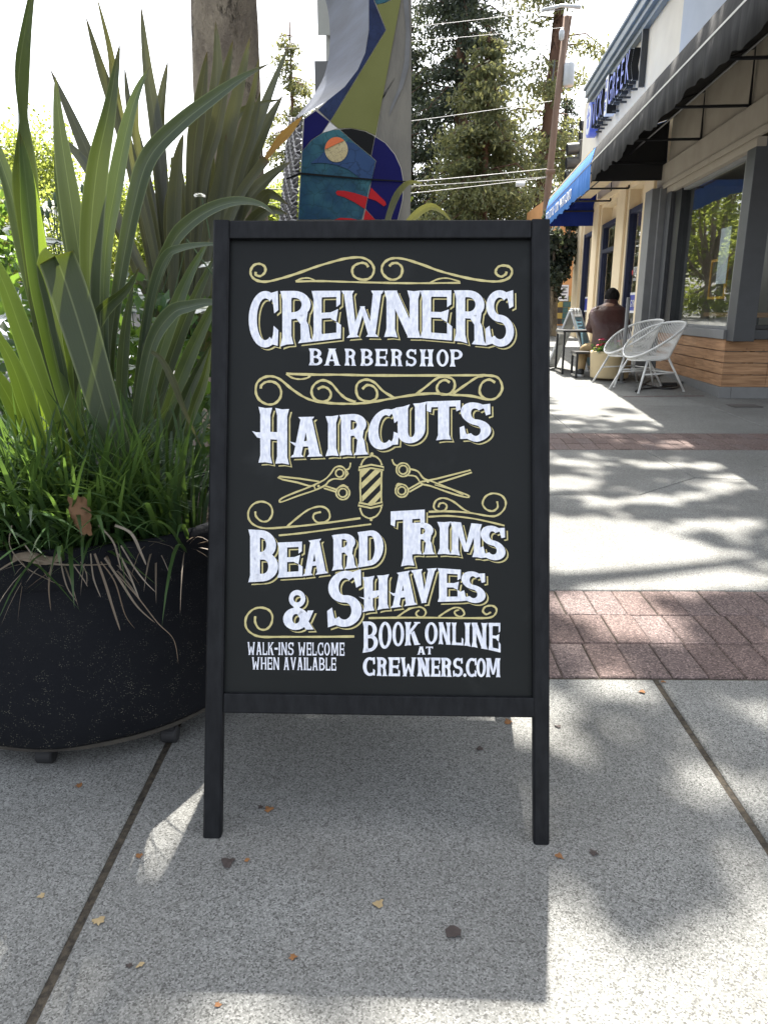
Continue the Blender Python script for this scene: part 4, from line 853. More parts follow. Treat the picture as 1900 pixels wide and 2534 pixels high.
# ------------------------------------------------------------------ awnings
def awning(name, s0, s1, nE, zE, mat_f, label, drop=.26, waves=0, lining=None, seam=None):
    root = thing(name, Bp((s0 + s1) / 2, 0, 3.3), label, 'awning'); mb = MB(); n = 150
    def row(s):
        w_ = .022 * math.sin(s * 3.1) + .018 * math.sin(s * 7.7 + 1) + .012 * math.sin(s * 17.)
        fold = .012 * math.sin(s * 9) + .01 * math.sin(s * 23 + 2)
        return [Bp(s, .0, zE + .55), Bp(s, nE - .10, zE + .25), Bp(s, nE - .05, zE + .205), Bp(s, nE, zE), Bp(s, nE + fold * .4, zE - drop * .4), Bp(s, nE + fold, zE - drop + w_ * waves)]
    rows = [row(lerp(s0, s1, i / n)) for i in range(n + 1)]; k = 6; 
    for r_ in rows: mb.v += r_
    for i in range(n):
        for j in range(k - 1): mb.face((i * k + j, i * k + j + 1, (i + 1) * k + j + 1, (i + 1) * k + j))
    cover = mb.build('cover', mat_f, root, True); md = cover.modifiers.new('cloth_thickness', 'SOLIDIFY'); md.thickness = .003
    mb = MB(); e = MB()
    pl = [Bp(s1, .01, zE - drop * .95), Bp(s1, nE - .01, zE - drop * .95), Bp(s1, nE - .01, zE), Bp(s1, nE - .06, zE + .2), Bp(s1, nE - .11, zE + .24), Bp(s1, .01, zE + .53)]
    mb.prism(pl, bu * .004); mb.build('end_panel', lining or mat_f, root)
    mb = MB()
    for i in range(int((s1 - s0) / 1.55) + 1):
        s = s1 - .03 - 1.55 * i; mb.tube([Bp(s, .02, zE - .03), Bp(s, nE - .02, zE - .03), Bp(s, nE - .06, zE + .19), Bp(s, .03, zE + .5), Bp(s, .02, zE - .03)], .016, 6)
    mb.tube([Bp(s0, nE - .02, zE - .01), Bp(s1, nE - .02, zE - .01)], .014, 6); mb.tube([Bp(s0, nE * .5, zE + .1), Bp(s1, nE * .5, zE + .1)], .012, 6); mb.build('frame', M['black'], root)
    if seam: mb = MB(); bbox(mb, s0, s1, nE + .002, nE + .006, zE - .006, zE + .012); mb.build('piping', seam, root)
    return root
def m_cloth(name, a, b, tcol, tr=.15):
    N = NT(name); v = N.map((1, 1, .12)); f = N.noise(9, 4, v)
    c = N.mix(N.ramp(f, [(.4, 0.), (.68, 1.)]), a, b); N.bump(N.noise(5, 3, N.map((1, 1, .2))), .6, .03); N.fin(c, .8, 0, .2)
    t = N.n('ShaderNodeBsdfTranslucent'); t.inputs['Color'].default_value = (*tcol, 1); mx = N.n('ShaderNodeMixShader'); mx.inputs[0].default_value = tr
    N.l(N.b.outputs[0], mx.inputs[1]); N.l(t.outputs[0], mx.inputs[2]); N.l(mx.outputs[0], N.out.inputs['Surface']); return N.mat
M['bcloth'] = m_cloth('black_awning_cloth', (.018, .018, .020), (.040, .039, .038), (.02, .02, .02), .02)
M['blcloth'] = m_cloth('blue_awning_cloth', (.085, .25, .66), (.11, .29, .70), (.06, .2, .7), .25); M['blin'] = m_cloth('blue_awning_lining', (.012, .03, .20), (.014, .035, .22), (.01, .03, .25), .12)
awning('black_awning', -6.5, 3.2, 1.05, 3.0, M['bcloth'], 'black awning with a wavy valance over the grey shopfront', .27, 1.0, M['black'], pm('white_piping', (.75, .73, .68), None, 8, .6))
ba = awning('blue_awning', 3.26, 8.6, 1.05, 3.0, M['blcloth'], 'bright blue awning with white lettering over the cream shopfront', .34, .5, M['blin'], pm('grey_piping', (.16, .18, .24), None, 8, .6))
text_mesh('lettering', 'PITA \u00b7 BOTTLE \u00b7 CORK \u00b7 WRAP & SALAD', .235, wallM(8.35, 1.075, 2.745), M['signwhite'], ba, .002, sx=.82)
mb = MB(); bbox(mb, 3.5, 8.55, .14, 1.0, 3.22, 3.25); mb.build('soffit', M['cream'], bld)
# small window graphics
def flat(name, s0, s1, n, z0, z1, mat_, lab, cat, th=.003):
    mb = MB(); bbox(mb, s0, s1, n, n + th, z0, z1); o = mb.build(name, mat_); return tag(o, lab, cat)
t = thing('window_decal', Bp(5, -.15, 1.0), 'blue and white band with lettering low on the first cream shop window', 'decal')
mb = MB(); bbox(mb, 4.44, 5.09, -.073, -.071, .93, 1.19); mb.build('band', pm('decal_blue', (.02, .04, .36), None, 5, .5), t); mb = MB(); bbox(mb, 4.44, 5.09, -.072, -.069, .89, .93); bbox(mb, 4.44, 5.09, -.072, -.069, 1.19, 1.23); mb.build('border', M['signwhite'], t); text_mesh('lettering', 'GYROS', .17, wallM(5.03, -.067, .99), M['signwhite'], t, .001, sx=.85)
t = thing('window_decal', Bp(9.3, -.15, 1.0), 'blue and white band low on the far cream shop window', 'decal')
mb = MB(); bbox(mb, 8.84, 9.64, -.073, -.071, .93, 1.19); mb.build('band', bpy.data.materials['decal_blue'], t); mb = MB(); bbox(mb, 8.84, 9.64, -.072, -.069, .89, .93); bbox(mb, 8.84, 9.64, -.072, -.069, 1.19, 1.23); mb.build('border', M['signwhite'], t)
t = thing('window_decal', Bp(4.8, -.15, 1.5), 'white PICK UP lettering with a red heart on the first cream shop window', 'decal')
text_mesh('lettering', 'PICK UP', .19, wallM(5.0, -.07, 1.52), M['signwhite'], t, .001, sx=.7); text_mesh('lettering', 'order here', .09, wallM(4.98, -.07, 1.42), M['signwhite'], t, .001)
M['red'] = pm('red_paint', (.55, .02, .025), (.5, .02, .02), 5, .4)
mb = MB(); mb.prism([Bp(5.06 - a, -.07, 1.56 + c) for a, c in ((0, -.05), (.04, 0), (.04, .03), (.02, .045), (0, .03), (-.02, .045), (-.04, .03), (-.04, 0))], bn * .002); mb.build('heart', M['red'], t)
flat('paper_notice', .55, .88, -.106, 1.24, 1.86, pm('white_paper', (.75, .77, .80), None, 4, .8), 'white paper notice hung inside the grey shop window', 'notice')
t = thing('framed_board', Bp(.6, -.22, 1.1), 'black board in an orange frame behind the grey shop window', 'board')
mb = MB(); bbox(mb, .62, 1.12, -.135, -.125, 1.10, 1.50); mb.build('panel', M['black'], t); mb = MB()
for a in ((.59, .62, 1.07, 1.53), (1.12, 1.15, 1.07, 1.53), (.62, 1.12, 1.07, 1.10), (.62, 1.12, 1.50, 1.53)): bbox(mb, a[0], a[1], -.14, -.112, a[2], a[3], .003)
mb.build('frame', pm('orange_frame', (.75, .36, .02), None, 5, .5), t)
t = thing('pendant_lamp', Bp(1.6, -1.0, 2.3), 'pleated cream drum lampshade hanging inside the grey shop', 'lamp'); c = Bp(1.55, -.9, 0)
mb = MB(); mb.lathe([(.36, 2.0), (.36, 2.28)], c, 72, cap=False, wob=lambda a, z: 1 + .012 * math.sin(36 * a)); mb.build('lamp_shade', M['lampshade'], t, True); mb = MB(); mb.tube([c + Vector((0, 0, 2.1)), c + Vector((0, 0, 2.68))], .01, 6); mb.build('cord', M['black'], t)
t = thing('counter_table', Bp(1.4, -.7, 0), 'wooden table inside the grey shop window', 'table'); mb = MB(); bbox(mb, .5, 2.3, -1.1, -.45, .86, .91, .006); mb.build('tabletop', M['siding'], t)
for a, c_ in ((.55, -1.05), (2.25, -1.05), (.55, -.5), (2.25, -.5)): mb = MB(); bbox(mb, a - .02, a + .02, c_ - .02, c_ + .02, 0, .86); mb.build('leg', M['black'], t)
# ------------------------------------------------------------------ street tree: trunk, limbs and an uneven crown overhead
TB = G(-1.10, 5.25, .08)
tree = thing('plane_tree', TB, 'thick mottled tree trunk with flaking bark rising behind the bronze flax', 'tree')
mb = MB(); prof = []; n = 40; segs = 44
axis = [atY(x, y, 5.25) for x, y in ((590, 700), (575, 480), (563, 240), (555, 0))]; axis = [TB + Vector((-.02, 0, -.1))] + axis; d_ = axis[-1] - axis[-2]; axis.append(axis[-1] + d_ * .9); axis.append(axis[-1] + d_ * .9 + Vector((.1, .1, 0)))
sp_axis = spline(axis, 9); k = len(sp_axis)
for i, p in enumerate(sp_axis):
    t = i / (k - 1); r0 = lerp(.30, .215, min(1, t * 3)) - .02 * t
    for j in range(n):
        a = 6.283 * j / n; r_ = r0 * (1 + .03 * math.sin(3 * a + t * 5) + .025 * math.sin(5 * a - 9 * t) + .012 * math.sin(11 * a + 23 * t) + rnd.uniform(-.006, .006)); mb.v.append(p + Vector((r_ * math.cos(a), r_ * math.sin(a), 0)))
for i in range(k - 1):
    for j in range(n): mb.face((i * n + j, i * n + (j + 1) % n, (i + 1) * n + (j + 1) % n, (i + 1) * n + j))
mb.build('trunk', M['bark'], tree, True)
top = sp_axis[-1]; mb = MB()
tips = [(-2.2, 4.4, 8.6), (.4, 5.4, 9.2), (2.4, 6.6, 9.4), (3.0, 9.2, 9.8), (.6, 10.4, 10.2), (-2.6, 8.6, 10), (-1.0, 11.8, 10.6), (2.2, 12.6, 10.8), (-3.6, 6.6, 9.2), (1.2, 8.2, 11), (-.6, 7.2, 11.4)]
for tx, ty, tz in tips:
    e = Vector((tx, ty, tz)); m_ = top.lerp(e, .5) + Vector((0, 0, .5)); P = spline([top - Vector((0, 0, .15)), m_, e], 7); mb.tube(P, [lerp(.12, .02, i / (len(P) - 1)) for i in range(len(P))], 8)
mb.build('limbs', M['bark'], tree, True)
# where sunlight reaches the pavement: gaps in the crown (survey points of the photograph, ground coordinates)
def gell(cx, cy, rx, ry):
    c = gnd(cx, cy); return (c.x, c.y, abs(gnd(cx + rx, cy).x - c.x), abs(gnd(cx, cy - ry).y - gnd(cx, cy + ry).y) / 2)
GAPS = [gell(*e) for e in ((1700, 2480, 330, 190), (1880, 2480, 240, 260), (1460, 2470, 120, 150), (1410, 2330, 60, 90), (1395, 2200, 36, 40), (1130, 2560, 330, 70), (760, 2585, 220, 75), (30, 2300, 85, 110), (-80, 2260, 120, 150), (1545, 1705, 75, 30), (1690, 1715, 40, 20),
    (1765, 1930, 85, 45), (1890, 1950, 70, 40), (1870, 1770, 50, 20), (1520, 1370, 200, 60), (1450, 1310, 130, 32), (1640, 1440, 150, 26), (1800, 1440, 110, 22), (1800, 1300, 85, 17), (1460, 1500, 95, 45), (1560, 1560, 110, 32), (1640, 1520, 60, 26), (1700, 1580, 46, 18),
    (1420, 1195, 70, 13), (1370, 1195, 50, 14), (1530, 1240, 80, 11), (1640, 1238, 80, 11), (1660, 1150, 40, 9), (1720, 1225, 50, 8), (1620, 1155, 26, 7), (1760, 1152, 60, 8), (1810, 1178, 70, 8), (1850, 1150, 55, 8), (1760, 1205, 50, 7), (1850, 1210, 30, 6), (1410, 1145, 60, 7), (1500, 1170, 50, 5), (1560, 1140, 35, 4),
    (1600, 1062, 34, 4), (1640, 1050, 36, 5), (1665, 1038, 45, 6), (1640, 1020, 40, 6), (1560, 1028, 30, 5), (1590, 1010, 45, 7), (1440, 1010, 50, 6), (1380, 1022, 30, 4), (1430, 960, 120, 36), (1520, 985, 60, 10), (1690, 1092, 28, 4), (1715, 1098, 30, 4), (1880, 1080, 25, 3),
    (1265, 1790, 34, 40), (1290, 1960, 16, 90), (440, 2010, 60, 70), (425, 2065, 28, 36), (1345, 1790, 40, 50))]
GAPS += [gell(1660, 2520, 420, 250), gell(1480, 2620, 420, 190), gell(1540, 1370, 230, 75), gell(1900, 2420, 160, 150)]
GAPS += [(-1.32, 1.36, .36, .44), (-1.62, 1.9, .35, .5), (-1.06, 1.06, .10, .14), (-1.15, 2.0, .16, .2), (-1.0, 3.6, .25, .3), (-.5, 2.7, .12, .14), (.0, 2.4, .14, .18), (-.35, 3.6, .2, .2)]
mdl = SUN_D / SUN_D.z
C = []; CS = []
def shaded(x, y, grow=1.0):
    for cx, cy, rx, ry in GAPS:
        if ((x - cx) / (rx * grow + .015 + .09 * min(rx, .5))) ** 2 + ((y - cy) / (ry * grow + .015 + .09 * min(ry, .5))) ** 2 < 1: return False
    return True
cl = 0
while cl < 3700:
    x = rnd.uniform(-4.2, 3.9); y = rnd.uniform(-1.6, 8.9)
    if y > 7.6 + .8 * math.sin(x * 2.1) and rnd.random() < .75: continue
    if not shaded(x, y, 1.04): cl += .25; continue
    h = rnd.uniform(8.6, 12.0) + .6 * math.sin(x) * math.cos(y * .8)
    c0 = G(x, y) + mdl * (h - SL * y)
    if c0.y > 16.5 or c0.z < 1.75 + .40 * c0.y: continue
    cl += 1
    for q in range(9):
        g_ = (rnd.gauss(0, .10), rnd.gauss(0, .10)); hh = rnd.gauss(0, .25)
        if shaded(x + g_[0], y + g_[1], .92): C.append(c0 + Vector((g_[0], g_[1], 0)) + mdl * hh); CS.append(rnd.uniform(.10, .20))
quad_cloud('crown', [tuple(c) for c in C], CS, M['canopy'], tree, 1.15, up_bias=.35)

# ------------------------------------------------------------------ painted totem behind the sign
YT = 3.6
def tp(x, y, Y=YT): return atY(650 + x / 3.95, y / 3.95, Y)
tot = thing('totem_sculpture', G(-.2, YT + .2, 0), 'tall painted concrete fish totem with a ridged edge and inlaid colour panels behind the sign', 'sculpture')
def crack(name, a, b, sc=26, rough=.4, spec=.12):
    N = NT(name); f = N.noise(sc * .25, 5); e = N.voro(sc, 'DISTANCE_TO_EDGE', N.mix(.06, N.co.outputs['Object'], N.n('ShaderNodeTexNoise').outputs['Color']))
    c = N.mix(N.ramp(f, [(.35, 0.), (.65, 1.)]), a, b); c = N.mix(N.ramp(e, [(0, .7), (.05, 0.)]), c, tuple(q * .3 for q in a)); N.bump(e, .3, .003); return N.fin(c, rough, 0, spec)
MT = dict(cement=pm('totem_cement', (.20, .185, .15), (.115, .108, .095), 5, .85, bump=.5, bscale=60, st=(2, 2, .6)), grout=pm('totem_grout', (.46, .43, .37), None, 8, .9), teal=crack('teal_glaze', (.035, .115, .135), (.012, .045, .085)), blue=crack('blue_glaze', (.030, .065, .15), (.022, .05, .12), 14),
          navy=pm('navy_glaze', (.004, .004, .075), (.003, .003, .05), 4, .4, 0, .1), nstrip=crack('slate_blue_glaze', (.022, .035, .09), (.012, .018, .05), 40), olive=pm('olive_glaze', (.17, .175, .06), (.13, .135, .04), 3, .5, 0, .12), black=pm('black_glaze', (.006, .006, .006), None, 4, .4, 0, .1),
          cream=crack('cream_glaze', (.50, .42, .24), (.42, .34, .18), 30), orange=pm('orange_glaze', (.62, .13, .015), (.56, .1, .01), 6, .4), red=pm('red_glaze', (.40, .015, .018), (.34, .01, .014), 6, .4, 0, .1), white=pm('white_glaze', (.6, .58, .56), None, 6, .5))
gz = G(0, YT).z
def down(x): p = tp(x, 2150); return Vector((p.x, YT, gz))
core = [tp(1035, -160), tp(1455, -160), tp(1450, 1790), tp(1440, 2150), down(1436), down(340), tp(345, 2150), tp(392, 1172), tp(500, 1075), tp(650, 970), tp(800, 850), tp(930, 680), tp(1000, 520), tp(1035, 300)]
mb = MB(); mb.prism(core, (0, .42, 0)); mb.build('core', MT['cement'], tot)
mb = MB(); gp = [tp(x, y) + Vector((0, -.0015, 0)) for x, y in ((1038, -160), (1362, -160), (1106, 1336), (1205, 1400), (1295, 1510), (1355, 1640), (1382, 1790), (1370, 1960), (1322, 2150), (348, 2150), (395, 1175), (500, 1080), (650, 975), (800, 855), (930, 685), (1000, 525), (1038, 300))]
mb.poly(gp); mb.build('grout_bed', MT['grout'], tot)
def panel(name, pts, m, lvl=1, gap=3.2):
    p2 = inset(pts, gap) if gap else [Vector(p) for p in pts]
    mb = MB(); mb.prism([tp(p.x, p.y) + Vector((0, -.0015 - .004 * lvl, 0)) for p in p2], (0, .0035, 0)); mb.build(name, MT[m], tot)
panel('navy_sweep', [(1036, -160), (1075, -160), (1085, 0), (1205, 295), (660, 1190), (540, 1075), (650, 970), (800, 850), (930, 680), (1000, 520), (1036, 300)], 'nstrip')
panel('teal_cap', [(1085, 0), (1082, -100), (1300, -100), (1250, 5), (1190, 35), (1110, 50)], 'teal')
panel('olive_wedge', [(1110, 50), (1190, 35), (1255, 5), (1305, -100), (1372, -100), (1105, 1330), (1000, 1282), (860, 1257), (740, 1260), (660, 1190), (1205, 295)], 'olive')
panel('navy_block', [(405, 1165), (520, 1082), (655, 1190), (580, 1305), (480, 1370), (388, 1480)], 'navy'); panel('white_chip', [(657, 1193), (737, 1260), (580, 1305)], 'white')
panel('black_brow', [(750, 1265), (870, 1258), (1000, 1285), (1098, 1335), (1060, 1530), (900, 1398)], 'black')
panel('teal_cheek', [(386, 1480), (480, 1370), (580, 1305), (680, 1272), (750, 1265), (900, 1398), (1060, 1530), (1107, 1575), (1072, 1750), (1045, 1830), (1020, 1950), (972, 2150), (348, 2150), (375, 1700)], 'teal')
panel('navy_gill', [(1098, 1335), (1200, 1400), (1290, 1510), (1350, 1640), (1378, 1790), (1365, 1960), (1320, 2150), (1100, 2150), (1005, 2045), (1022, 1950), (1062, 1770), (1107, 1575), (1060, 1530)], 'navy')
panel('blue_eye_field', [(470, 1600), (540, 1545), (610, 1480), (720, 1385), (830, 1390), (890, 1400), (1103, 1577), (1066, 1758), (950, 1745), (840, 1662), (720, 1617), (600, 1597)], 'blue', 2, 1.5)
panel('eye', [(722 + 112 * math.cos(a), 1468 + 122 * math.sin(a)) for a in [i * 6.2832 / 36 for i in range(36)]], 'cream', 3, 0)
panel('eyelid', [(722 + 110 * math.cos(a), 1468 + 120 * math.sin(a)) for a in [R(180 + i * 4.6) for i in range(30)]], 'orange', 4, 0)
panel('upper_lip', [(715, 1885), (730, 1866), (800, 1868), (900, 1890), (1025, 1930), (1000, 2045), (900, 1980), (800, 1930), (730, 1910)], 'red', 2, 0); panel('lip_tip', [(1060, 1837), (1200, 1975), (1206, 2003), (1185, 2020), (1110, 1965), (1032, 1940)], 'red', 2, 0)
panel('lower_lip', [(1006, 2052), (1100, 2150), (985, 2150)], 'red', 2, 0); panel('chin', [(700, 2152), (760, 2131), (860, 2136), (930, 2152)], 'red', 2, 0)
panel('joint_line', [(235, 1748), (370, 1692), (700, 1722), (1050, 1752), (1430, 1777), (1430, 1787), (1050, 1767), (700, 1740), (380, 1712), (240, 1764)], 'black', 4, 0)
def bandsurf(name, F, B, dY, m, nf=60, nb=8, ridg=0.0):
    Fp = [p for p in spline([(x, y, 0) for x, y in F], nf // (len(F) - 1))]; Bq = [p for p in spline([(x, y, 0) for x, y in B], nf // (len(B) - 1))]; mb = MB(); kf = min(len(Fp), len(Bq))
    for i in range(kf):
        f = Fp[int(i * (len(Fp) - 1) / (kf - 1))]; g = Bq[int(i * (len(Bq) - 1) / (kf - 1))]; a = tp(f.x, f.y, YT - .002); c = tp(g.x, g.y, YT + dY)
        for j in range(nb + 1):
            p = a.lerp(c, j / nb)
            if ridg: p = p + Vector((-1, -.25, 0)) * ridg * (.5 + .5 * math.sin(i * .62 + .5 * math.sin(j * .6 + i * .07))) * (1 if 0 < j < nb else .4) + Vector((0, 0, ridg * .6 * math.sin(j * 1.7 + i * .13)))
            mb.v.append(p)
    for i in range(kf - 1):
        for j in range(nb): mb.face((i * (nb + 1) + j, i * (nb + 1) + j + 1, (i + 1) * (nb + 1) + j + 1, (i + 1) * (nb + 1) + j))
    return mb.build(name, m, tot, True)
bandsurf('metal_sweep', [(1035, -160), (1037, 100), (1033, 320), (1000, 520), (930, 680), (800, 850), (650, 970), (530, 1045), (400, 1120)], [(560, -160), (630, 60), (655, 260), (655, 430), (640, 590), (600, 740), (540, 860), (450, 1000), (290, 1180)], .45, pm('brushed_metal', (.12, .135, .17), (.075, .08, .095), 3, .42, 0, .2, bump=.15, bscale=30, st=(1, 1, 6)), 96)
bandsurf('ridged_edge', [(392, 1168), (385, 1450), (365, 1700), (350, 1950), (345, 2150), (342, 2500), (340, 3600)], [(288, 1170), (255, 1400), (232, 1700), (205, 1950), (188, 2150), (180, 2500), (175, 3600)], .42, pm('ridged_pewter', (.30, .29, .29), (.18, .175, .175), 8, .4, .5), 420, 10, .022)
mb = MB(); mb.prism([tp(x, y) + Vector((0, -.003, 0)) for x, y in ((1365, -100), (1420, -100), (1440, 350), (1430, 650), (1370, 850), (1235, 1140), (1250, 1050), (1330, 850), (1385, 600), (1400, 300))], (0, .002, 0)); mb.prism([tp(x, y) + Vector((0, -.003, 0)) for x, y in ((1290, 760), (1220, 880), (1170, 945), (1165, 1000), (1160, 960), (1215, 890))], (0, .002, 0)); mb.build('brushed_mark', pm('dark_wash', (.17, .17, .17), (.12, .12, .12), 9, .85), tot)
ss = thing('street_sign', atY(760, 800, 4.6), 'backs of two pale metal street signs on a pole behind the totem', 'sign')
gm = pm('sign_back_metal', (.34, .34, .30), (.28, .28, .25), 5, .55, .3)
mb = MB(); pa, pb = [atY(650 + x / 3.95, y / 3.95, 4.6) for x, y in ((530, -60), (700, 345))]; mb.bevbox((pa.x, 4.598, pb.z), (pb.x + .1, 4.602, pa.z), .002); mb.build('sign_plate', gm, ss)
mb = MB(); pa, pb = [atY(650 + x / 3.95, y / 3.95, 4.62) for x, y in ((505, 595), (740, 940))]; mb.bevbox((pa.x, 4.618, pb.z), (pb.x + .1, 4.622, pa.z), .002); mb.build('sign_plate', pm('sign_back_grey', (.13, .13, .125), (.10, .10, .10), 5, .6), ss)
mb = MB(); c = atY(822, 500, 4.63); mb.tube([G(c.x, 4.65), Vector((c.x, 4.65, 4))], .022, 10); mb.build('pole', gm, ss)

# ------------------------------------------------------------------ far trees
def conifer(label, px_, Y, H, Rr, tr, mt, n, z0, dens=1.0, seed=1, lean=0, sz=(.05, .12)):
    r = random.Random(seed); bx = atY(px_, 765, Y).x; base = G(bx, Y); t = thing('redwood_tree', base, label, 'tree', 'redwoods beyond the street')
    mb = MB(); P = [base + Vector((lean * u, 0, H * u)) for u in [i / 12 for i in range(13)]]; mb.tube(P, [tr * (1 - .85 * i / 12) for i in range(13)], 10); mb.build('trunk', M['rbark'], t, True)
    C = []; br = MB()
    for b_ in range(n):
        u = z0 + (1 - z0) * r.random() ** .85; z = H * u; L = Rr * (1 - u) ** .7 * r.uniform(.45, 1.15) + .25; az = r.uniform(0, 6.283); o = Vector((math.cos(az), math.sin(az), 0)); dr = r.uniform(.05, .4)
        s0 = base + Vector((lean * u, 0, z)); e0 = s0 + o * L + Vector((0, 0, -dr * L)); br.tube([s0 - o * .1, s0 + o * L * .5 + Vector((0, 0, .05 * L)), e0], [.05, .03, .01], 4, cap=False)
        for q in range(int((14 + 26 * L) * dens)):
            v = r.random() ** .6; p = s0 + o * (L * v) + Vector((0, 0, .2 * L * v * (1 - v) - dr * L * v * v)); sp2 = .10 + .16 * L * v
            C.append(p + Vector((r.gauss(0, sp2), r.gauss(0, sp2), -abs(r.gauss(0, .22)))))
    br.build('branches', M['rbark'], t); quad_cloud('foliage', [tuple(c) for c in C], nr.uniform(sz[0], sz[1], len(C)), mt, t, 2.3, droop=np.array([0, 0, -.5]))
conifer('tall dark redwood, its top out of frame, behind the lighter one', 1128, 40, 27, 4.6, .45, M['redwood_d'], 270, .05, 3.6, 3)
conifer('pale olive redwood, broad and pointed, standing in front of the tall dark one', 1188, 33, 10.7, 3.9, .24, M['redwood_l'], 135, .02, 3.8, 5)
conifer('thin open redwood with a bare reddish trunk left of the utility pole', 1312, 36, 26, 3.0, .36, M['redwood_l'], 120, .06, 3, 8, 1.2)
conifer('dark redwood half hidden by the right edge of the totem', 1010, 42, 14, 2.8, .35, M['redwood_d'], 120, .04, 2.4, 11)
conifer('sparse redwood seen left of the totem', 738, 38, 12.6, 2.4, .2, M['redwood_l'], 60, .05, 2.2, 13)
conifer('dark bushy redwood low behind the utility pole', 1370, 44, 11, 3.2, .3, M['redwood_d'], 60, .03, 2.2, 17)
def leafy(name, label, x, y, H, rad, n, mt, seed, sz=(.10, .22), grp=None, low=.28):
    r = random.Random(seed); b0 = G(x, y); t = thing(name, b0, label, 'tree', grp); mb = MB(); crown = []
    for i in range(22):
        a = r.uniform(0, 6.283); rr = rad * math.sqrt(r.random()) * .85; z = H * r.uniform(low, .92); rr *= 1.15 - abs(z / H - .55); c = b0 + Vector((rr * math.cos(a), rr * math.sin(a), z)); crown.append((c, rad * r.uniform(.22, .45)))
        mb.tube(spline([b0 + Vector((0, 0, H * .2)), b0.lerp(c, .6) + Vector((0, 0, .3)), c], 3), [.07, .06, .05, .04, .03, .02, .01], 5, cap=False)
    mb.tube([b0, b0 + Vector((0, 0, H * .3)), b0 + Vector((.1, 0, H * .8))], [.16, .13, .05], 8); mb.build('trunk', M['bark'], t)
    C = []
    for i in range(n):
        c, q = r.choice(crown); v = Vector((r.gauss(0, 1), r.gauss(0, 1), r.gauss(0, .8))); v.normalize(); C.append(c + v * q * r.uniform(.35, 1.12))
    quad_cloud('crown', [tuple(c) for c in C], nr.uniform(sz[0], sz[1], n), mt, t, 1.2); return t
LG = 'sunlit trees across the street'
leafy('street_tree', 'sunlit lime green tree at the left edge, across the street', -11.6, 22, 5.2, 3.2, 24000, M['lime'], 1, (.05, .12), grp=LG); leafy('street_tree', 'lower lime green tree seen between the green flax blades', -8.0, 25, 4.2, 2.6, 18000, M['lime'], 2, (.05, .12), grp=LG)
leafy('street_tree', 'lime green tree seen between trunk and totem', -4.2, 30, 4.8, 2.6, 16000, M['lime'], 3, (.06, .13), grp=LG); leafy('street_tree', 'lime green tree behind the bronze flax, hidden mostly by the trunk', -7.6, 34, 5.4, 3.0, 14000, M['lime'], 4, (.07, .14), grp=LG)
leafy('street_tree', 'dim green tree low at the left edge behind the white roses', -10.0, 15.5, 3.6, 2.4, 6000, M['rose_leaf'], 6, grp=LG); leafy('street_tree', 'green tree farthest along the street, beyond the totem', -2.6, 42, 8, 3.4, 7000, M['lime'], 7, grp=LG)
leafy('street_tree', 'leafy lime green tree hidden behind the totem, nearer of the two', -1.0, 30, 6.2, 1.7, 5200, M['lime'], 21, (.07, .15), grp=LG, low=.06); leafy('street_tree', 'leafy green tree hidden behind the totem, farther of the two', -2.7, 35, 7.2, 2.4, 6000, M['lime'], 22, (.07, .15), grp=LG, low=.06)
leafy('shrub', 'dark green shrub hanging beside the orange building', atY(1372, 640, 19).x, 19, 3.1, .75, 3500, M['redwood_d'], 9, (.07, .14))

# ------------------------------------------------------------------ utility pole, wires, signals
pt = [atY(*p, 24) for p in ((1338, 700), (1352, 500), (1375, 280), (1402, 40))]; pb0 = G(pt[0].x - .05, 24)
up_ = thing('utility_pole', pb0, 'weathered brown timber utility pole with a grey transformer', 'utility pole')
mb = MB(); mb.tube([pb0] + pt, [.115, .108, .102, .096, .09], 14); mb.build('pole', M['twood'], up_, True)
gt = pm('galvanised_grey', (.52, .54, .56), (.45, .47, .49), 6, .5, .3)
c = atY(1407, 184, 23.9); mb = MB(); mb.lathe([(.02, -.32), (.13, -.31), (.155, -.26), (.155, .24), (.14, .29), (.02, .32)], c, 22); mb.build('transformer', gt, up_, True)
mb = MB(); mb.tube([c + Vector((0, 0, .2)), c + Vector((-.3, .1, .2))], .025, 6); mb.tube([c + Vector((0, 0, -.15)), c + Vector((-.3, .1, -.15))], .025, 6); mb.tube([atY(1372, 150, 24), atY(1366, 200, 24)], .02, 6); mb.build('bracket', M['dgrey'], up_)
mb = MB(); a, c = atY(1340, 26, 23.8), atY(1436, 18, 23.8); mb.tube([a, a.lerp(c, .5) + Vector((0, 0, .08)), c], [.05, .045, .06], 8); mb.build('street_light_arm', gt, up_, True)
mb = MB(); mb.tube([atY(1393, 165, 24), atY(1412, 40, 24)], [.045, .035], 7); mb.tube([atY(1374, 235, 24), atY(1392, 222, 24)], .03, 6); mb.tube([atY(1350, 425, 23.8), atY(1372, 425, 23.8)], .07, 8); mb.build('crossarm', M['twood'], up_)
mb = MB(); c = atY(1389, 85, 23.8); mb.lathe([(.02, -.16), (.07, -.12), (.08, .06), (.03, .16)], c, 12); mb.build('insulator', gt, up_, True)
wm = pm('cable_pale', (.25, .25, .26), None, 5, .6)
WR = [('topmost overhead wire', (1015, 47), (1400, 22), .022), ('second overhead wire from the top', (1015, 83), (1395, 68), .022), ('single overhead wire halfway down the redwoods', (1015, 281), (1365, 250), .026), ('upper wire of the low bundle', (1015, 432), (1352, 418), .035), ('middle wire of the low bundle', (1015, 443), (1352, 438), .022), ('lowest looping wire of the low bundle', (1020, 460), (1350, 440), .03)]
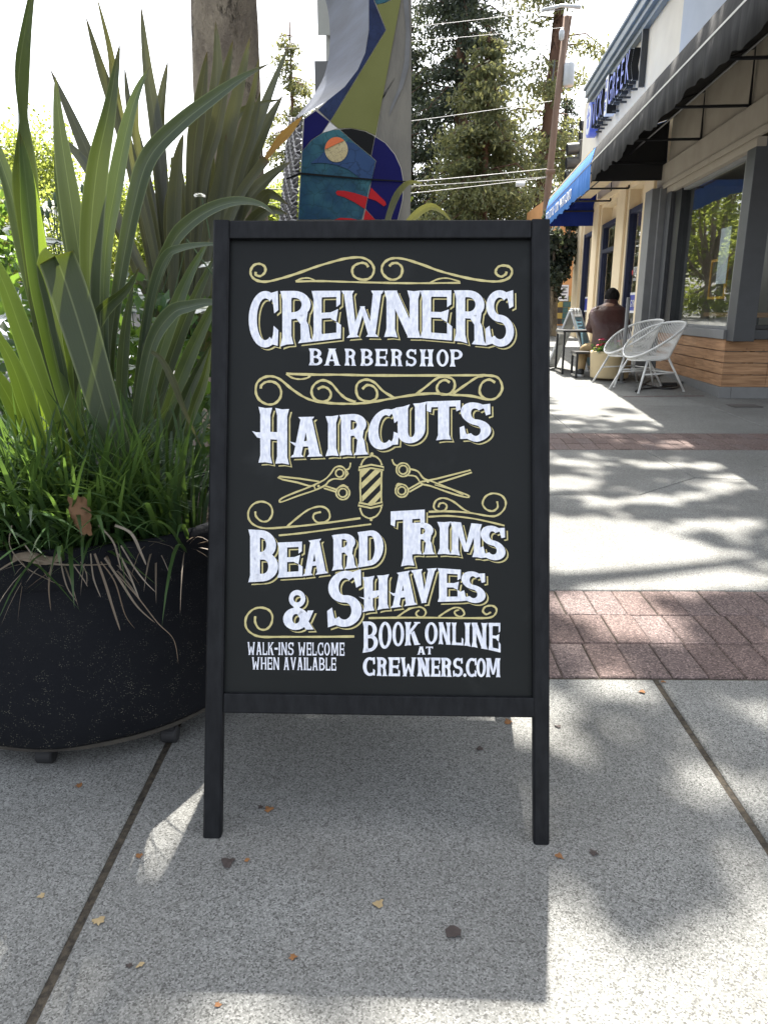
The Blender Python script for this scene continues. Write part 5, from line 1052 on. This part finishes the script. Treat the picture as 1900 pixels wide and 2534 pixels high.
for lab, a, c, r_ in WR:
    p1 = atY(*c, 23.8); p0 = atY(*a, 23.8); d0 = p0 - p1; far = p1 + d0 * 3.4; P = [p1 + (far - p1) * t + Vector((0, 0, -.5 * math.sin(math.pi * t) * .5)) for t in [i / 24 for i in range(25)]]; mb = MB(); mb.tube(P, r_ * .32, 5)
    tag(mb.build('overhead_wire', wm), lab + ' left of the utility pole', 'wire', 'overhead wires')
mb = MB(); c = atY(1287, 456, 23.7); mb.tube([c - Vector((.13, 0, 0)), c + Vector((.13, 0, 0))], .07, 10); tag(mb.build('splice_box', gt), 'small white splice case hanging on the low wires', 'splice case')
def signal(px_, py_, Y, label, yellow=True):
    c = atY(px_, py_, Y); t = thing('traffic_light', Vector((c.x + .35, Y, G(0, Y).z)), label, 'traffic light', 'traffic lights over the blue awning'); bk = M['dgrey']; x = c.x
    mb = MB(); mb.bevbox((x + .10, Y - .12, c.z - .5), (x + .24, Y + .12, c.z + .5), .02); mb.build('housing', bk, t)
    for i in (-1, 0, 1):
        mb = MB(); P = [Vector((x + .10, Y, c.z + .32 * i)), Vector((x - .18, Y, c.z + .32 * i - .02))]; mb.tube(P, [.13, .135], 14, cap=False); mb.build('visor', bk, t, True)
    if yellow: mb = MB(); mb.bevbox((x + .245, Y - .2, c.z - .55), (x + .265, Y + .2, c.z + .62), .004); mb.build('backplate', pm('signal_yellow', (.62, .40, .04), None, 5, .5), t)
    mb = MB(); mb.tube([Vector((x + .35, Y, G(0, Y).z)), Vector((x + .35, Y, c.z))], .06, 10); mb.tube([Vector((x + .35, Y, c.z)), Vector((x + .2, Y, c.z))], .04, 8); mb.build('pole', bk, t)
signal(1418, 402, 20, 'dark traffic light with a yellow backplate above the blue awning'); signal(1450, 340, 22, 'second dark traffic light, higher, at the corner of the black awning', False)

# ------------------------------------------------------------------ orange building, road side, parked cars
ob = thing('orange_building', G(6.2, 27), 'orange stucco building with a tiled base beyond the cream shop', 'building')
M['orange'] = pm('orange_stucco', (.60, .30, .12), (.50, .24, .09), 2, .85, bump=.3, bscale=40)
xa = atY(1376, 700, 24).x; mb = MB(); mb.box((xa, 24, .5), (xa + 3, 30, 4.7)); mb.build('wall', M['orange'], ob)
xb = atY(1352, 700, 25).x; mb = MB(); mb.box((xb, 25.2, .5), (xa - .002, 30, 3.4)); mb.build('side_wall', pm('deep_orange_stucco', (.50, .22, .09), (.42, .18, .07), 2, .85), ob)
mb = MB(); p = atY(1393, 725, 23.98); mb.bevbox((p.x - .16, 23.975, p.z - .24), (p.x + .16, 23.998, p.z + .24), .004); nt_ = mb.build('notice_plate', M['signwhite'], ob); mb = MB()
for i in range(5): mb.box((p.x - .12, 23.970, p.z + .16 - .085 * i), (p.x + .12 - .04 * (i % 2), 23.974, p.z + .19 - .085 * i))
mb.build('print', M['navy'], nt_)
tc = [pm('tile_yellow', (.5, .35, .08)), pm('tile_teal', (.06, .14, .13)), pm('tile_dark', (.05, .045, .04))]; mb = MB()
for i in range(26):
    for j in range(5): mb.box((xb + .004 + .17 * i, 23.985 if xb + .17 * i > xa else 25.18, 0.75 + .17 * j), (xb + .166 + .17 * i, 23.999 if xb + .17 * i > xa else 25.199, .912 + .17 * j), (i * 2 + j * 3 + (i * j) % 2) % 3)
mb.build('tile_band', tc, ob)
mb = MB(); mb.box((xb + .1, 25.15, .9), (xb + .34, 25.19, 2.3)); mb.build('door', M['red'], ob)
M['carw'] = pm('silver_car_paint', (.50, .52, .54), None, 4, .25, .4); M['cglass'] = pm('dark_car_glass', (.03, .04, .05), None, 4, .08, 0, .8); M['tyre'] = pm('tyre_rubber', (.02, .02, .02), None, 8, .85)
def car(x, y, label, paint):
    z0 = G(x, y).z - .16; t = thing('parked_car', Vector((x, y, z0)), label, 'car', 'cars parked across the kerb'); prof = [(-2.1, .30), (-2.12, .62), (-1.95, .80), (-1.1, .90), (-.45, 1.32), (.75, 1.36), (1.45, .98), (2.0, .92), (2.1, .6), (2.05, .30)]
    mb = MB(); n = 9
    for sx in range(n):
        u = -1 + 2 * sx / (n - 1); inn = 1 - .10 * abs(u) ** 4
        for (py_, pz) in prof: mb.v.append(Vector((x + .82 * u * (1 if pz < .95 else .84), y + py_ * inn, z0 + .30 + (pz - .30) * (1 - .06 * abs(u) ** 3))))
    k = len(prof)
    for i in range(n - 1):
        for j in range(k): mb.face((i * k + j, i * k + (j + 1) % k, (i + 1) * k + (j + 1) % k, (i + 1) * k + j))
    mb.face(range(k)); mb.face([(n - 1) * k + j for j in reversed(range(k))]); mb.build('body', paint, t, True)
    for nm, q in (('windscreen', [(-1.06, .93), (-.50, 1.27)]), ('rear_window', [(.82, 1.31), (1.42, 1.0)])):
        mb = MB(); (ya, za), (yb, zb) = q; o = Vector((0, -.012 if nm == 'windscreen' else .012, .012)); mb.poly([Vector((x - .66, y + ya, z0 + za)) + o, Vector((x + .66, y + ya, z0 + za)) + o, Vector((x + .58, y + yb, z0 + zb)) + o, Vector((x - .58, y + yb, z0 + zb)) + o]); mb.build(nm, M['cglass'], t)
    for s in (-1, 1):
        mb = MB(); mb.prism([Vector((x + s * (.70 if zz > 1 else .80), y + yy, z0 + zz)) for yy, zz in ((-.95, .93), (-.45, 1.26), (.7, 1.29), (1.25, .97))], (s * .01, 0, 0)); mb.build('side_window', M['cglass'], t)
        for yy in (-1.35, 1.3):
            mb = MB(); mb.tube([Vector((x + s * .62, y + yy, z0 + .31)), Vector((x + s * .82, y + yy, z0 + .31))], .31, 24); wh = mb.build('wheel', M['tyre'], t); mb = MB(); mb.tube([Vector((x + s * .8, y + yy, z0 + .31)), Vector((x + s * .83, y + yy, z0 + .31))], .19, 18); mb.build('rim', gt, wh)
        mb = MB(); mb.ball((x + s * .58, y - 2.04, z0 + .66), .1, 8, sq=(1.3, .5, .8)); mb.build('headlight', M['signwhite'], t, True)
car(-4.9, 11.5, 'silver car parked across the road, glimpsed between the green flax blades', M['carw']); car(-5.1, 17.2, 'dark car parked farther up the road behind the silver one', pm('dark_car_paint', (.03, .035, .045), None, 4, .25, .3))
lane = thing('street_barrier', G(-3.6, 7), 'low grey concrete planter edge behind the white roses', 'planter'); mb = MB(); mb.bevbox((-3.9, 6.5, .0), (-1.7, 6.75, .62), .02); mb.build('edge', M['kerb'], lane)
# ------------------------------------------------------------------ woven patio chairs
M['cord'] = pm('white_woven_cord', (.72, .71, .68), (.62, .61, .58), 30, .6); M['wsteel'] = pm('white_powder_coat', (.74, .74, .72), None, 10, .4)
def chair(loc, rz, label):
    t = thing('patio_chair', loc, label, 'chair', 'woven chairs by the shopfront', rz)
    H_ = lambda a: Vector((.03 - .335 * math.cos(a), .335 * math.sin(a), .595 - .20 * math.cos(a) + .05 * math.sin(a) ** 2))
    B_ = lambda a: Vector((-.03 - .235 * math.cos(a), .225 * math.sin(a), .375 - .012 * math.cos(a)))
    A_ = [2 * math.pi * i / 48 for i in range(49)]
    mb = MB(); mb.tube([H_(a) for a in A_], .0125, 8, cap=False); mb.build('hoop', M['wsteel'], t, True, True)
    mb = MB(); mb.tube([B_(a) for a in A_], .010, 8, cap=False); mb.build('seat_ring', M['wsteel'], t, True, True)
    mb = MB()
    for i in range(92):
        a = 2 * math.pi * i / 92 + .02; h, b_ = H_(a), B_(a)
        if (h - b_).length > .05: mb.tube([h, h.lerp(b_, .5) - Vector((0, 0, .012 * (h - b_).length)), b_], .0036, 5, cap=False)
    mb.build('back_cords', M['cord'], t, True, True); mb = MB()
    for i in range(40):
        y = -.21 + .42 * i / 39; xx = .235 * math.sqrt(max(0, 1 - (y / .225) ** 2)); mb.tube([Vector((-.03 - xx, y, .375)), Vector((-.03, y, .357)), Vector((-.03 + xx, y, .38))], .0036, 5, cap=False)
    mb.build('seat_cords', M['cord'], t, True, True)
    ft = {}
    for sx, sy in ((-1, -1), (-1, 1), (1, -1), (1, 1)):
        p0 = B_(math.acos(-sx * .62) if sy > 0 else -math.acos(-sx * .62)); p1 = Vector((-.34 if sx < 0 else .30, sy * .27, .012)); ft[(sx, sy)] = (p0, p1); mb = MB(); mb.tube([p0, p1], [.0135, .012], 10); mb.tube([p1, p1 - Vector((0, 0, .011))], .015, 10); mb.build('leg', M['wsteel'], t, True, True)
    for a, c in (((-1, -1), (1, -1)), ((-1, 1), (1, 1)), ((-1, 0), (1, 0))):
        mb = MB()
        if a[1]: mb.tube([ft[a][0].lerp(ft[a][1], .45), ft[c][0].lerp(ft[c][1], .45)], .009, 8)
        else: mb.tube([(ft[(1, -1)][0].lerp(ft[(1, -1)][1], .45)), (ft[(1, 1)][0].lerp(ft[(1, 1)][1], .45))], .009, 8)
        mb.build('stretcher', M['wsteel'], t, True, True)
    return t
chair(G(3.05, 8.97), R(20), 'white woven cord chair in front, nearer the camera, overlapping the other chair')
chair(G(2.97, 9.50), R(14), 'white woven cord chair behind, beside the tan planter')
# ------------------------------------------------------------------ tan planter with cyclamen
tpl = thing('round_planter', G(2.88, 10.02), 'tan round concrete planter behind the white chairs', 'planter'); z0 = G(0, 10.02).z
M['tan'] = pm('tan_concrete', (.50, .40, .24), (.44, .35, .21), 3, .85, bump=.2, bscale=120)
mb = MB(); mb.lathe([(.24, .03), (.245, .05), (.262, .34), (.262, .375), (.235, .378), (.225, .33), (.02, .33)], (2.88, 10.02, z0), 40); mb.build('pot', M['tan'], tpl, True); mb = MB(); mb.lathe([(.20, .001), (.205, .03), (.02, .031)], (2.88, 10.02, z0), 32); mb.build('foot_ring', M['soil'], tpl)
cy = thing('cyclamen', Vector((2.76, 9.92, z0 + .34)), 'pink red flowers growing in the tan planter', 'flower')
C = [(rnd.gauss(2.80, .07), rnd.gauss(9.95, .07), z0 + .36 + abs(rnd.gauss(0, .05))) for i in range(260)]; quad_cloud('foliage', C, .045, M['rose_leaf'], cy, 1.2)
for px_, py_, r_ in ((1489, 838, .048), (1483, 852, .044), (1494, 849, .04), (1530, 843, .03), (1478, 858, .025)):
    flower(px_, py_, 9.9, r_, cy, M['pink'], 'bloom', 4)
    mb = MB(); c = atY(px_, py_, 9.9); mb.tube([c, Vector((c.x, c.y, z0 + .34))], .004, 5); mb.build('stem', M['stem'], cy)
# ------------------------------------------------------------------ cafe table and bench
M['ply'] = pm('pale_edge_laminate', (.45, .42, .36), None, 10, .6)
def frame_table(nm, x0, x1, y0, y1, h, label, cat):
    z = G(0, (y0 + y1) / 2).z; t = thing(nm, Vector(((x0 + x1) / 2, (y0 + y1) / 2, z)), label, cat); mb = MB(); mb.bevbox((x0, y0, z + h - .03), (x1, y1, z + h), .004); mb.build('tabletop' if cat == 'table' else 'seat', M['black'], t)
    for x in (x0 + .012, x1 - .04):
        for y in (y0 + .01, y1 - .038): mb = MB(); zz = G(0, y).z + .001; mb.bevbox((x, y, zz), (x + .028, y + .028, z + h - .031), .003); mb.build('leg', M['black'], t)
        mb = MB(); mb.bevbox((x + .002, y0 + .04, z + .014), (x + .026, y1 - .04, z + .04), .003); mb.bevbox((x + .004, y0 + .04, z + h - .06), (x + .024, y1 - .04, z + h - .032), .003); mb.build('side_rail', M['ply'], t)
frame_table('cafe_table', 2.37, 3.25, 10.62, 11.12, .60, 'black square framed cafe table in front of the seated man', 'table')
frame_table('bench', 2.46, 3.2, 10.18, 10.50, .345, 'low black bench under the seated man', 'bench')
# ------------------------------------------------------------------ seated person, seen from behind
def skin_mesh(nodes, edges, root=0, sub=2):
    me = bpy.data.meshes.new('skin'); me.from_pydata([tuple(p) for p, r_ in nodes], edges, []); o = bpy.data.objects.new('skin', me); COL.objects.link(o)
    md = o.modifiers.new('skin', 'SKIN'); md.use_smooth_shade = True
    for v, (p, r_) in zip(me.skin_vertices[0].data, nodes): v.radius = (r_ if isinstance(r_, tuple) else (r_, r_)); v.use_root = False
    me.skin_vertices[0].data[root].use_root = True
    s_ = o.modifiers.new('sub', 'SUBSURF'); s_.levels = sub; s_.render_levels = sub; bpy.context.view_layer.update()
    r_ = bpy.data.meshes.new_from_object(o.evaluated_get(bpy.context.evaluated_depsgraph_get())); bpy.data.objects.remove(o); return r_
def skin_part(name, nodes, edges, mat_, parent, sub=2):
    off = wloc(parent); return link_mesh(name, skin_mesh([(Vector(p) - off, r_) for p, r_ in nodes], edges, 0, sub), mat_, parent, True)
pz = G(0, 10.36).z; PX = lambda x, y, Y: atY(x, y, Y)
per = thing('person', Vector((2.86, 10.36, pz)), 'person in a brown leather jacket and khaki trousers hunched on the bench, seen from behind', 'person')
M['skin'] = pm('skin', (.36, .20, .13), None, 10, .5); M['hair'] = pm('black_hair', (.006, .005, .005), (.014, .012, .011), 40, .7, spec=.1, bump=.8, bscale=60); M['khaki'] = pm('khaki_cotton', (.34, .24, .12), (.28, .19, .09), 10, .85, bump=.4, bscale=25, bd=.01); M['leather'] = pm('brown_leather', (.075, .030, .024), (.050, .020, .018), 5, .42, bump=.5, bscale=16, bd=.02, spec=.5)
hip = PX(1500, 858, 10.36); che = PX(1502, 800, 10.42); ups = PX(1503, 770, 10.50); nek = PX(1510, 752, 10.58); hd = PX(1513, 736, 10.66)
shl, shr = PX(1474, 775, 10.50), PX(1536, 776, 10.52); ell, elr = PX(1462, 812, 10.58), PX(1550, 816, 10.62); wrl, wrr = PX(1488, 818, 10.86), PX(1528, 820, 10.86)
wrl.z = wrr.z = pz + .635
hl, hr = PX(1486, 862, 10.36), PX(1518, 862, 10.38); knl, knr = PX(1444, 863, 10.50), PX(1548, 862, 10.62); anl, anr = PX(1437, 912, 10.40), PX(1552, 912, 10.62); anl.z = G(0, 10.40).z + .07; anr.z = G(0, 10.62).z + .07
nodes = [(hip, .10), (che, .11), (ups, .10), (nek, .052), (hd - Vector((0, 0, .04)), .062), (hd + Vector((0, .02, .035)), .07), (shl, .05), (ell, .038), (wrl, .027), (shr, .05), (elr, .038), (wrr, .027), (hl, .075), (knl, .055), (anl, .035), (hr, .075), (knr, .055), (anr, .035), (anl + Vector((-.01, .12, -.05)), .03), (anr + Vector((.01, .12, -.05)), .03)]
edges = [(0, 1), (1, 2), (2, 3), (3, 4), (4, 5), (2, 6), (6, 7), (7, 8), (2, 9), (9, 10), (10, 11), (0, 12), (12, 13), (13, 14), (0, 15), (15, 16), (16, 17), (14, 18), (17, 19)]
for wi, sx in ((8, 1), (11, -1)):   # hands resting on the table: palm, four fingers and a thumb
    w0 = nodes[wi][0]; d = Vector((.25 * sx, 1, -.05)).normalized(); side = Vector((-d.y, d.x, 0)) * -sx; pi_ = len(nodes); nodes.append((w0 + d * .05, (.028, .014))); edges.append((wi, pi_))
    for k, (o_, L) in enumerate(((-.026, .048), (-.009, .056), (.009, .053), (.025, .042))):
        a = len(nodes); nodes += [(w0 + d * .085 + side * o_, .0085), (w0 + d * (.085 + L * .55) + side * o_ * 1.1 + Vector((0, 0, .006)), .0078), (w0 + d * (.085 + L) + side * o_ * 1.1 - Vector((0, 0, .012)), .0065)]; edges += [(pi_, a), (a, a + 1), (a + 1, a + 2)]
    a = len(nodes); nodes += [(w0 + d * .04 - side * .034, .009), (w0 + d * .075 - side * .048, .0075)]; edges += [(pi_, a), (a, a + 1)]
body = skin_part('body', nodes, edges, M['skin'], per)
mb = MB()
for s in (-1, 1): mb.ball(hd + Vector((s * .074, .0, -.01)), .022, 8, sq=(.5, .8, 1.2)); mb.build('ear', M['skin'], per, True); mb = MB()
mb.ball(hd + Vector((0, .10, -.03)), .018, 8, sq=(.7, 1, 1)); mb.build('nose', M['skin'], per, True)
for s in (-1, 1): mb = MB(); mb.ball(hd + Vector((s * .03, .082, .0)), .011, 8); mb.build('eye', M['black'], per, True)
mb = MB(); mb.ball(hd + Vector((0, .085, -.065)), .02, 8, sq=(1.2, .3, .35)); mb.build('mouth', pm('lips', (.30, .10, .09)), per, True)
mb = MB(); n = 16
for i in range(n + 1):
    for j in range(28):
        a = 6.283 * j / 28; ph = math.pi * i / n * .88; r_ = .104 * (1 + .05 * math.sin(7 * a + 3 * ph) + .04 * math.sin(13 * a - 5 * ph)); dz = math.cos(ph); fr_ = max(0, math.sin(a)) * max(0, ph - 1.1) * .35
        mb.v.append(hd + Vector((0, -.008, .01)) + Vector((r_ * math.sin(ph) * math.cos(a) * .93, r_ * math.sin(ph) * math.sin(a) * (1 - fr_), r_ * dz * 1.08)))
for i in range(n):
    for j in range(28): mb.face((i * 28 + j, i * 28 + (j + 1) % 28, (i + 1) * 28 + (j + 1) % 28, (i + 1) * 28 + j))
mb.build('hair', M['hair'], per, True)
mb = MB(); spn = spline([hip + Vector((0, -.02, -.06)), hip.lerp(che, .5) + Vector((0, -.01, 0)), che + Vector((0, -.01, 0)), ups, nek + Vector((0, -.005, -.01)), nek + Vector((0, .03, .06))], 6); wx = [(0, .205), (.2, .20), (.4, .225), (.62, .235), (.72, .19), (.82, .10), (1, .078)]; wy = [(0, .15), (.4, .155), (.62, .135), (.8, .085), (1, .072)]; nj = 26; kj = len(spn)
for i, p in enumerate(spn):
    t = i / (kj - 1); a_, c_ = interp(wx, t), interp(wy, t)
    for j in range(nj):
        q = 6.283 * j / nj; f_ = 1 + .022 * math.sin(3 * q + 9 * t) + .018 * math.sin(5 * q - 17 * t); cs, sn_ = math.cos(q), math.sin(q); pw = lambda v: math.copysign(abs(v) ** .85, v); mb.v.append(p + Vector((a_ * pw(cs) * f_, c_ * pw(sn_) * f_, 0)))
for i in range(kj - 1):
    for j in range(nj): mb.face((i * nj + j, i * nj + (j + 1) % nj, (i + 1) * nj + (j + 1) % nj, (i + 1) * nj + j))
mb.face([(kj - 1) * nj + j for j in range(nj)])
for sh_, el_, wr_, sx in ((shl, ell, wrl, 1), (shr, elr, wrr, -1)):
    P = spline([sh_ + Vector((sx * .07, 0, .0)), sh_, sh_.lerp(el_, .5), el_, el_.lerp(wr_, .5), wr_ - (wr_ - el_) * .04], 5); kk = len(P)
    mb.tube(P, [interp([(0, .075), (.2, .088), (.45, .076), (.6, .07), (1, .044)], i / (kk - 1)) * (1 + .05 * math.sin(i * 1.9)) for i in range(kk)], 14)
mb.build('jacket', M['leather'], per, True)
tn = [(hip + Vector((0, 0, -.02)), (.17, .125)), (hl, .11), (knl, .085), (knl.lerp(anl, .5), .062), (anl + Vector((0, 0, -.01)), .052), (hr, .095), (knr, .074), (knr.lerp(anr, .5), .062), (anr + Vector((0, 0, -.01)), .052)]
skin_part('trousers', tn, [(0, 1), (1, 2), (2, 3), (3, 4), (0, 5), (5, 6), (6, 7), (7, 8)], M['khaki'], per)
M['shoe'] = pm('black_shoe', (.02, .02, .02), None, 10, .6); M['sole'] = pm('white_sole', (.7, .7, .68), None, 10, .6)
for a in (anl, anr):
    z = G(0, a.y).z; mb = MB(); c = Vector((a.x, a.y + .045, z + .05)); mb.ball(c, .05, 12, sq=(.92, 2.3, .85)); mb.ball(Vector((a.x, a.y, z + .075)), .045, 10); sh = mb.build('shoe', M['shoe'], per, True); mb = MB()
    for i in range(1): mb.prism([Vector((a.x + .05 * math.cos(q), a.y + .045 + .12 * math.sin(q), z + .002)) for q in [R(15 * k_) for k_ in range(24)]], (0, 0, .026))
    mb.build('sole', M['sole'], sh)
# ------------------------------------------------------------------ white plastic sidewalk sign with a pale blue poster, and slim post
ps = thing('folding_sign', G(2.55, 11.35), 'white plastic folding sign with a pale blue poster beside the cafe table', 'sign'); z = G(0, 11.35).z
ax0, ax1 = Vector((2.545, 11.05, z + .865)), Vector((2.78, 11.45, z + .865)); adir = (ax1 - ax0).normalized(); perp = Vector((adir.y, -adir.x, 0)); M['plastic'] = pm('white_plastic', (.72, .73, .72), None, 5, .45)
for s, nm in ((-1, 'rear_panel'), (1, 'front_panel')):
    def F(u, v, n): # u along the hinge, v down the panel, n outward
        dn = (perp * s * .36 + Vector((0, 0, -1))).normalized(); nn = adir.cross(dn) * (-s); return ax0 + adir * u + dn * v + nn * n
    Wd = .46; mb = MB()
    for a in ((0, .05, .02, .905), (Wd - .05, Wd, .02, .905), (.05, Wd - .05, .02, .12), (.05, Wd - .05, .85, .90)): mb.bevbox((a[0], a[2], -.012), (a[1], a[3], .018), .008, 0, lambda p: F(p.x, p.y, p.z))
    for k in range(1, 7): mb.box((.05, .12 + .105 * k, -.010), (Wd - .05, .128 + .105 * k, .004), 0, lambda p: F(p.x, p.y, p.z))
    mb.box((.05, .12, .0045), (Wd - .05, .85, .009), 0, lambda p: F(p.x, p.y, p.z)); pn = mb.build(nm, M['plastic'], ps)
    if s == 1:
        mb = MB(); mb.box((.055, .125, .0095), (Wd - .055, .845, .0115), 0, lambda p: F(p.x, p.y, p.z)); po = mb.build('poster', pm('pale_blue_poster', (.26, .50, .62), (.22, .44, .58), 3, .6), pn); mb = MB()
        for k in range(4): mb.box((.12, .16 + .05 * k, .0118), (.34 - .03 * (k % 2), .18 + .05 * k, .0122), 0, lambda p: F(p.x, p.y, p.z))
        mb.build('print', M['navy'], po); mb = MB(); mb.prism([F(.23 + .11 * math.cos(q), .62 + .11 * math.sin(q), .0118) for q in [R(20 * k) for k in range(18)]], F(0, 0, .001) - F(0, 0, 0)); mb.build('picture', pm('food_picture', (.45, .18, .08), (.35, .3, .12), 12, .6), po)
    mb = MB()
    for u in (.09, .23, .37): mb.bevbox((u - .04, -.012, -.012), (u + .04, .03, .024), .008, 0, lambda p: F(p.x, p.y, p.z))
    mb.build('hinge', M['plastic'], pn)
sp_o = MB(); q = G(2.94, 10.2).z; zt = atY(1525, 733, 10.2).z; xq = atY(1523, 780, 10.2).x; sp_o.tube([Vector((xq, 9.72, G(0, 9.72).z)), Vector((xq + .004, 9.72, zt - .02))], .024, 12); sp_o.tube([Vector((xq, 9.72, G(0, 9.72).z)), Vector((xq, 9.72, G(0, 9.72).z + .012))], .06, 16)
tag(sp_o.build('slim_post', M['lgrey'], smooth=True), 'slim dark grey metal post between the seated person and the tan planter', 'post')
# cables on the ground behind the chairs
cab = thing('power_cable', G(3.3, 9.0), 'tangle of black power cable lying by the timber wall under the chairs', 'cable')
for pts in ([(1690, 905), (1700, 925), (1680, 950), (1640, 958), (1590, 962), (1572, 968), (1600, 945), (1640, 922), (1665, 905)], [(1570, 925), (1585, 945), (1620, 958), (1660, 962), (1680, 955)]):
    mb = MB(); mb.tube(spline([gnd(x, y, .014) for x, y in pts], 6), .010, 6); mb.build('loop', M['black'], cab, True)
mb = MB(); c = gnd(1655, 950, .03); mb.bevbox(tuple(c - Vector((.09, .03, .025))), tuple(c + Vector((.09, .03, .02))), .008); mb.build('plug_block', M['black'], cab)
mb = MB(); c = gnd(1840, 1004, .003); mb.bevbox((c.x - .15, c.y - .1, c.z - .004), (c.x + .15, c.y + .1, c.z + .003), .002); mb2 = mb.build('floor_drain', pm('drain_iron', (.10, .09, .085), None, 30, .8)); mb2.rotation_euler = (0, 0, 0); tag(mb2, 'small dark metal cover set flush in the pavement by the timber corner', 'drain cover')
# ------------------------------------------------------------------ litter of dry leaves
LC = {'o': pm('leaf_orange_brown', (.26, .12, .04), (.18, .08, .03), 40, .8), 'd': pm('leaf_dark_brown', (.06, .045, .04), (.04, .03, .027), 40, .8), 't': pm('leaf_tan', (.40, .31, .17), (.30, .22, .11), 40, .8)}
def dry(px_, py_, wpx, m, label, tall=.35, ar=1.5, rot=0.0):
    c = gnd(px_, py_, .0015); r_ = wpx / F_PX * (c - EYE).length * .36; mb = MB(); n = 14; rr = random.Random(int(px_ * 7 + py_)); mb.v.append(c + Vector((0, 0, r_ * tall)))
    for i in range(n):
        a = 6.283 * i / n; q = r_ * (1 + .42 * rr.uniform(-1, 1) + .10 * math.cos(3 * a + rr.random()) - .12 * math.cos(2 * a)); x, y = q * math.cos(a), q * math.sin(a) / ar * 1.4
        mb.v.append(c + Vector((x * math.cos(rot) - y * math.sin(rot), x * math.sin(rot) + y * math.cos(rot), max(0, r_ * tall * (1 + .8 * math.sin(2 * a + rr.random() * 3))) * .6)))
    for i in range(n): mb.face((0, 1 + i, 1 + (i + 1) % n))
    tag(mb.build('dry_leaf', LC[m], smooth=True), label, 'leaf')
for a in ((566, 2134, 40, 'd', 'largest dark brown fallen leaf, in front of the left sign leg'), (612, 2128, 16, 'o', 'tiny rust leaf chip right of the large dark leaf'), (666, 2003, 26, 'o', 'rust brown leaf curl between the sign legs, nearer the left leg'), (645, 1998, 16, 'd', 'tiny dark leaf scrap touching the rust curl between the sign legs'),
          (1122, 2312, 44, 'd', 'crumpled nearly black leaf in the sign shadow, right of centre'), (938, 2238, 30, 't', 'small tan and brown leaf in the middle of the sign shadow'), (725, 2368, 22, 'o', 'reddish brown leaf low in the sign shadow, left of centre'), (244, 2280, 34, 't', 'olive tan leaf beside the left pavement joint'), (196, 1945, 22, 'o', 'orange brown leaf chip on the pavement below the planter'),
          (345, 2118, 18, 'o', 'small brown leaf between left joint and left sign leg'), (104, 2218, 20, 't', 'pale tan leaf bit in the left sunlit patch'), (1384, 2120, 24, 'o', 'orange leaf chip right of the right sign leg'), (1468, 2112, 26, 'd', 'thin dark leaf scrap farther right of the right sign leg'), (1588, 1712, 22, 'o', 'orange leaf in the sunlit patch next to the right joint'),
          (1640, 1687, 14, 'o', 'tiny orange leaf at the top of the right joint'), (1380, 1798, 18, 'd', 'dark little leaf close beside the right sign leg'), (1258, 1786, 26, 'o', 'rust leaf in the strip of sun under the bottom rail'), (1185, 1853, 22, 'd', 'dark leaf behind the sign, seen below the bottom rail'), (320, 2390, 18, 'd', 'dark red seed husk at lower left of the sign shadow'), (347, 2388, 20, 't', 'tan husk next to the dark red husk'), (540, 2486, 16, 'o', 'brown seed at the bottom edge of the sign shadow')): dry(*a, rot=rnd.uniform(0, 3))
# curled sycamore leaf caught in the grass and leaves on the rim
mb = MB(); cpt = atY(200, 1275, 1.605); n = 8
for i in range(n + 1):
    for j in range(7):
        u = -1 + 2 * j / 6; v = i / n; wv = .020 * (.75 + .5 * math.sin(math.pi * min(1, v * 1.1 + .1))) * (1 + .12 * math.sin(i * 2.3 + j)); mb.v.append(cpt + Vector((u * wv + .012 * (v - .5), .012 * u * u - .01 + .004 * math.sin(i), (.5 - v) * .092 + .005 * math.sin(j * 2.))))
for i in range(n):
    for j in range(6): mb.face((i * 7 + j, i * 7 + j + 1, (i + 1) * 7 + j + 1, (i + 1) * 7 + j))
tag(mb.build('curled_leaf', pm('curled_leaf_brown', (.20, .105, .05), (.14, .07, .035), 30, .75, bump=.4, bscale=60), smooth=True), 'large curled brown leaf standing upright in the planter grass', 'leaf')
mb = MB(); cpt = atY(95, 1384, 1.62)
for i in range(9):
    for j in range(6):
        u = i / 8; v = -1 + 2 * j / 5; wv = .028 * math.sin(math.pi * min(1, .12 + u * .8)); mb.v.append(cpt + Vector(((u - .5) * .11, v * wv, .012 * math.cos(v * 1.6) + .006 * math.sin(u * 6))))
for i in range(8):
    for j in range(5): mb.face((i * 6 + j, i * 6 + j + 1, (i + 1) * 6 + j + 1, (i + 1) * 6 + j))
tag(mb.build('curled_leaf', pm('grey_dry_leaf', (.28, .22, .17), (.2, .15, .11), 30, .8), smooth=True), 'grey brown dead leaf lying along the planter rim at the left', 'leaf')
# joint debris
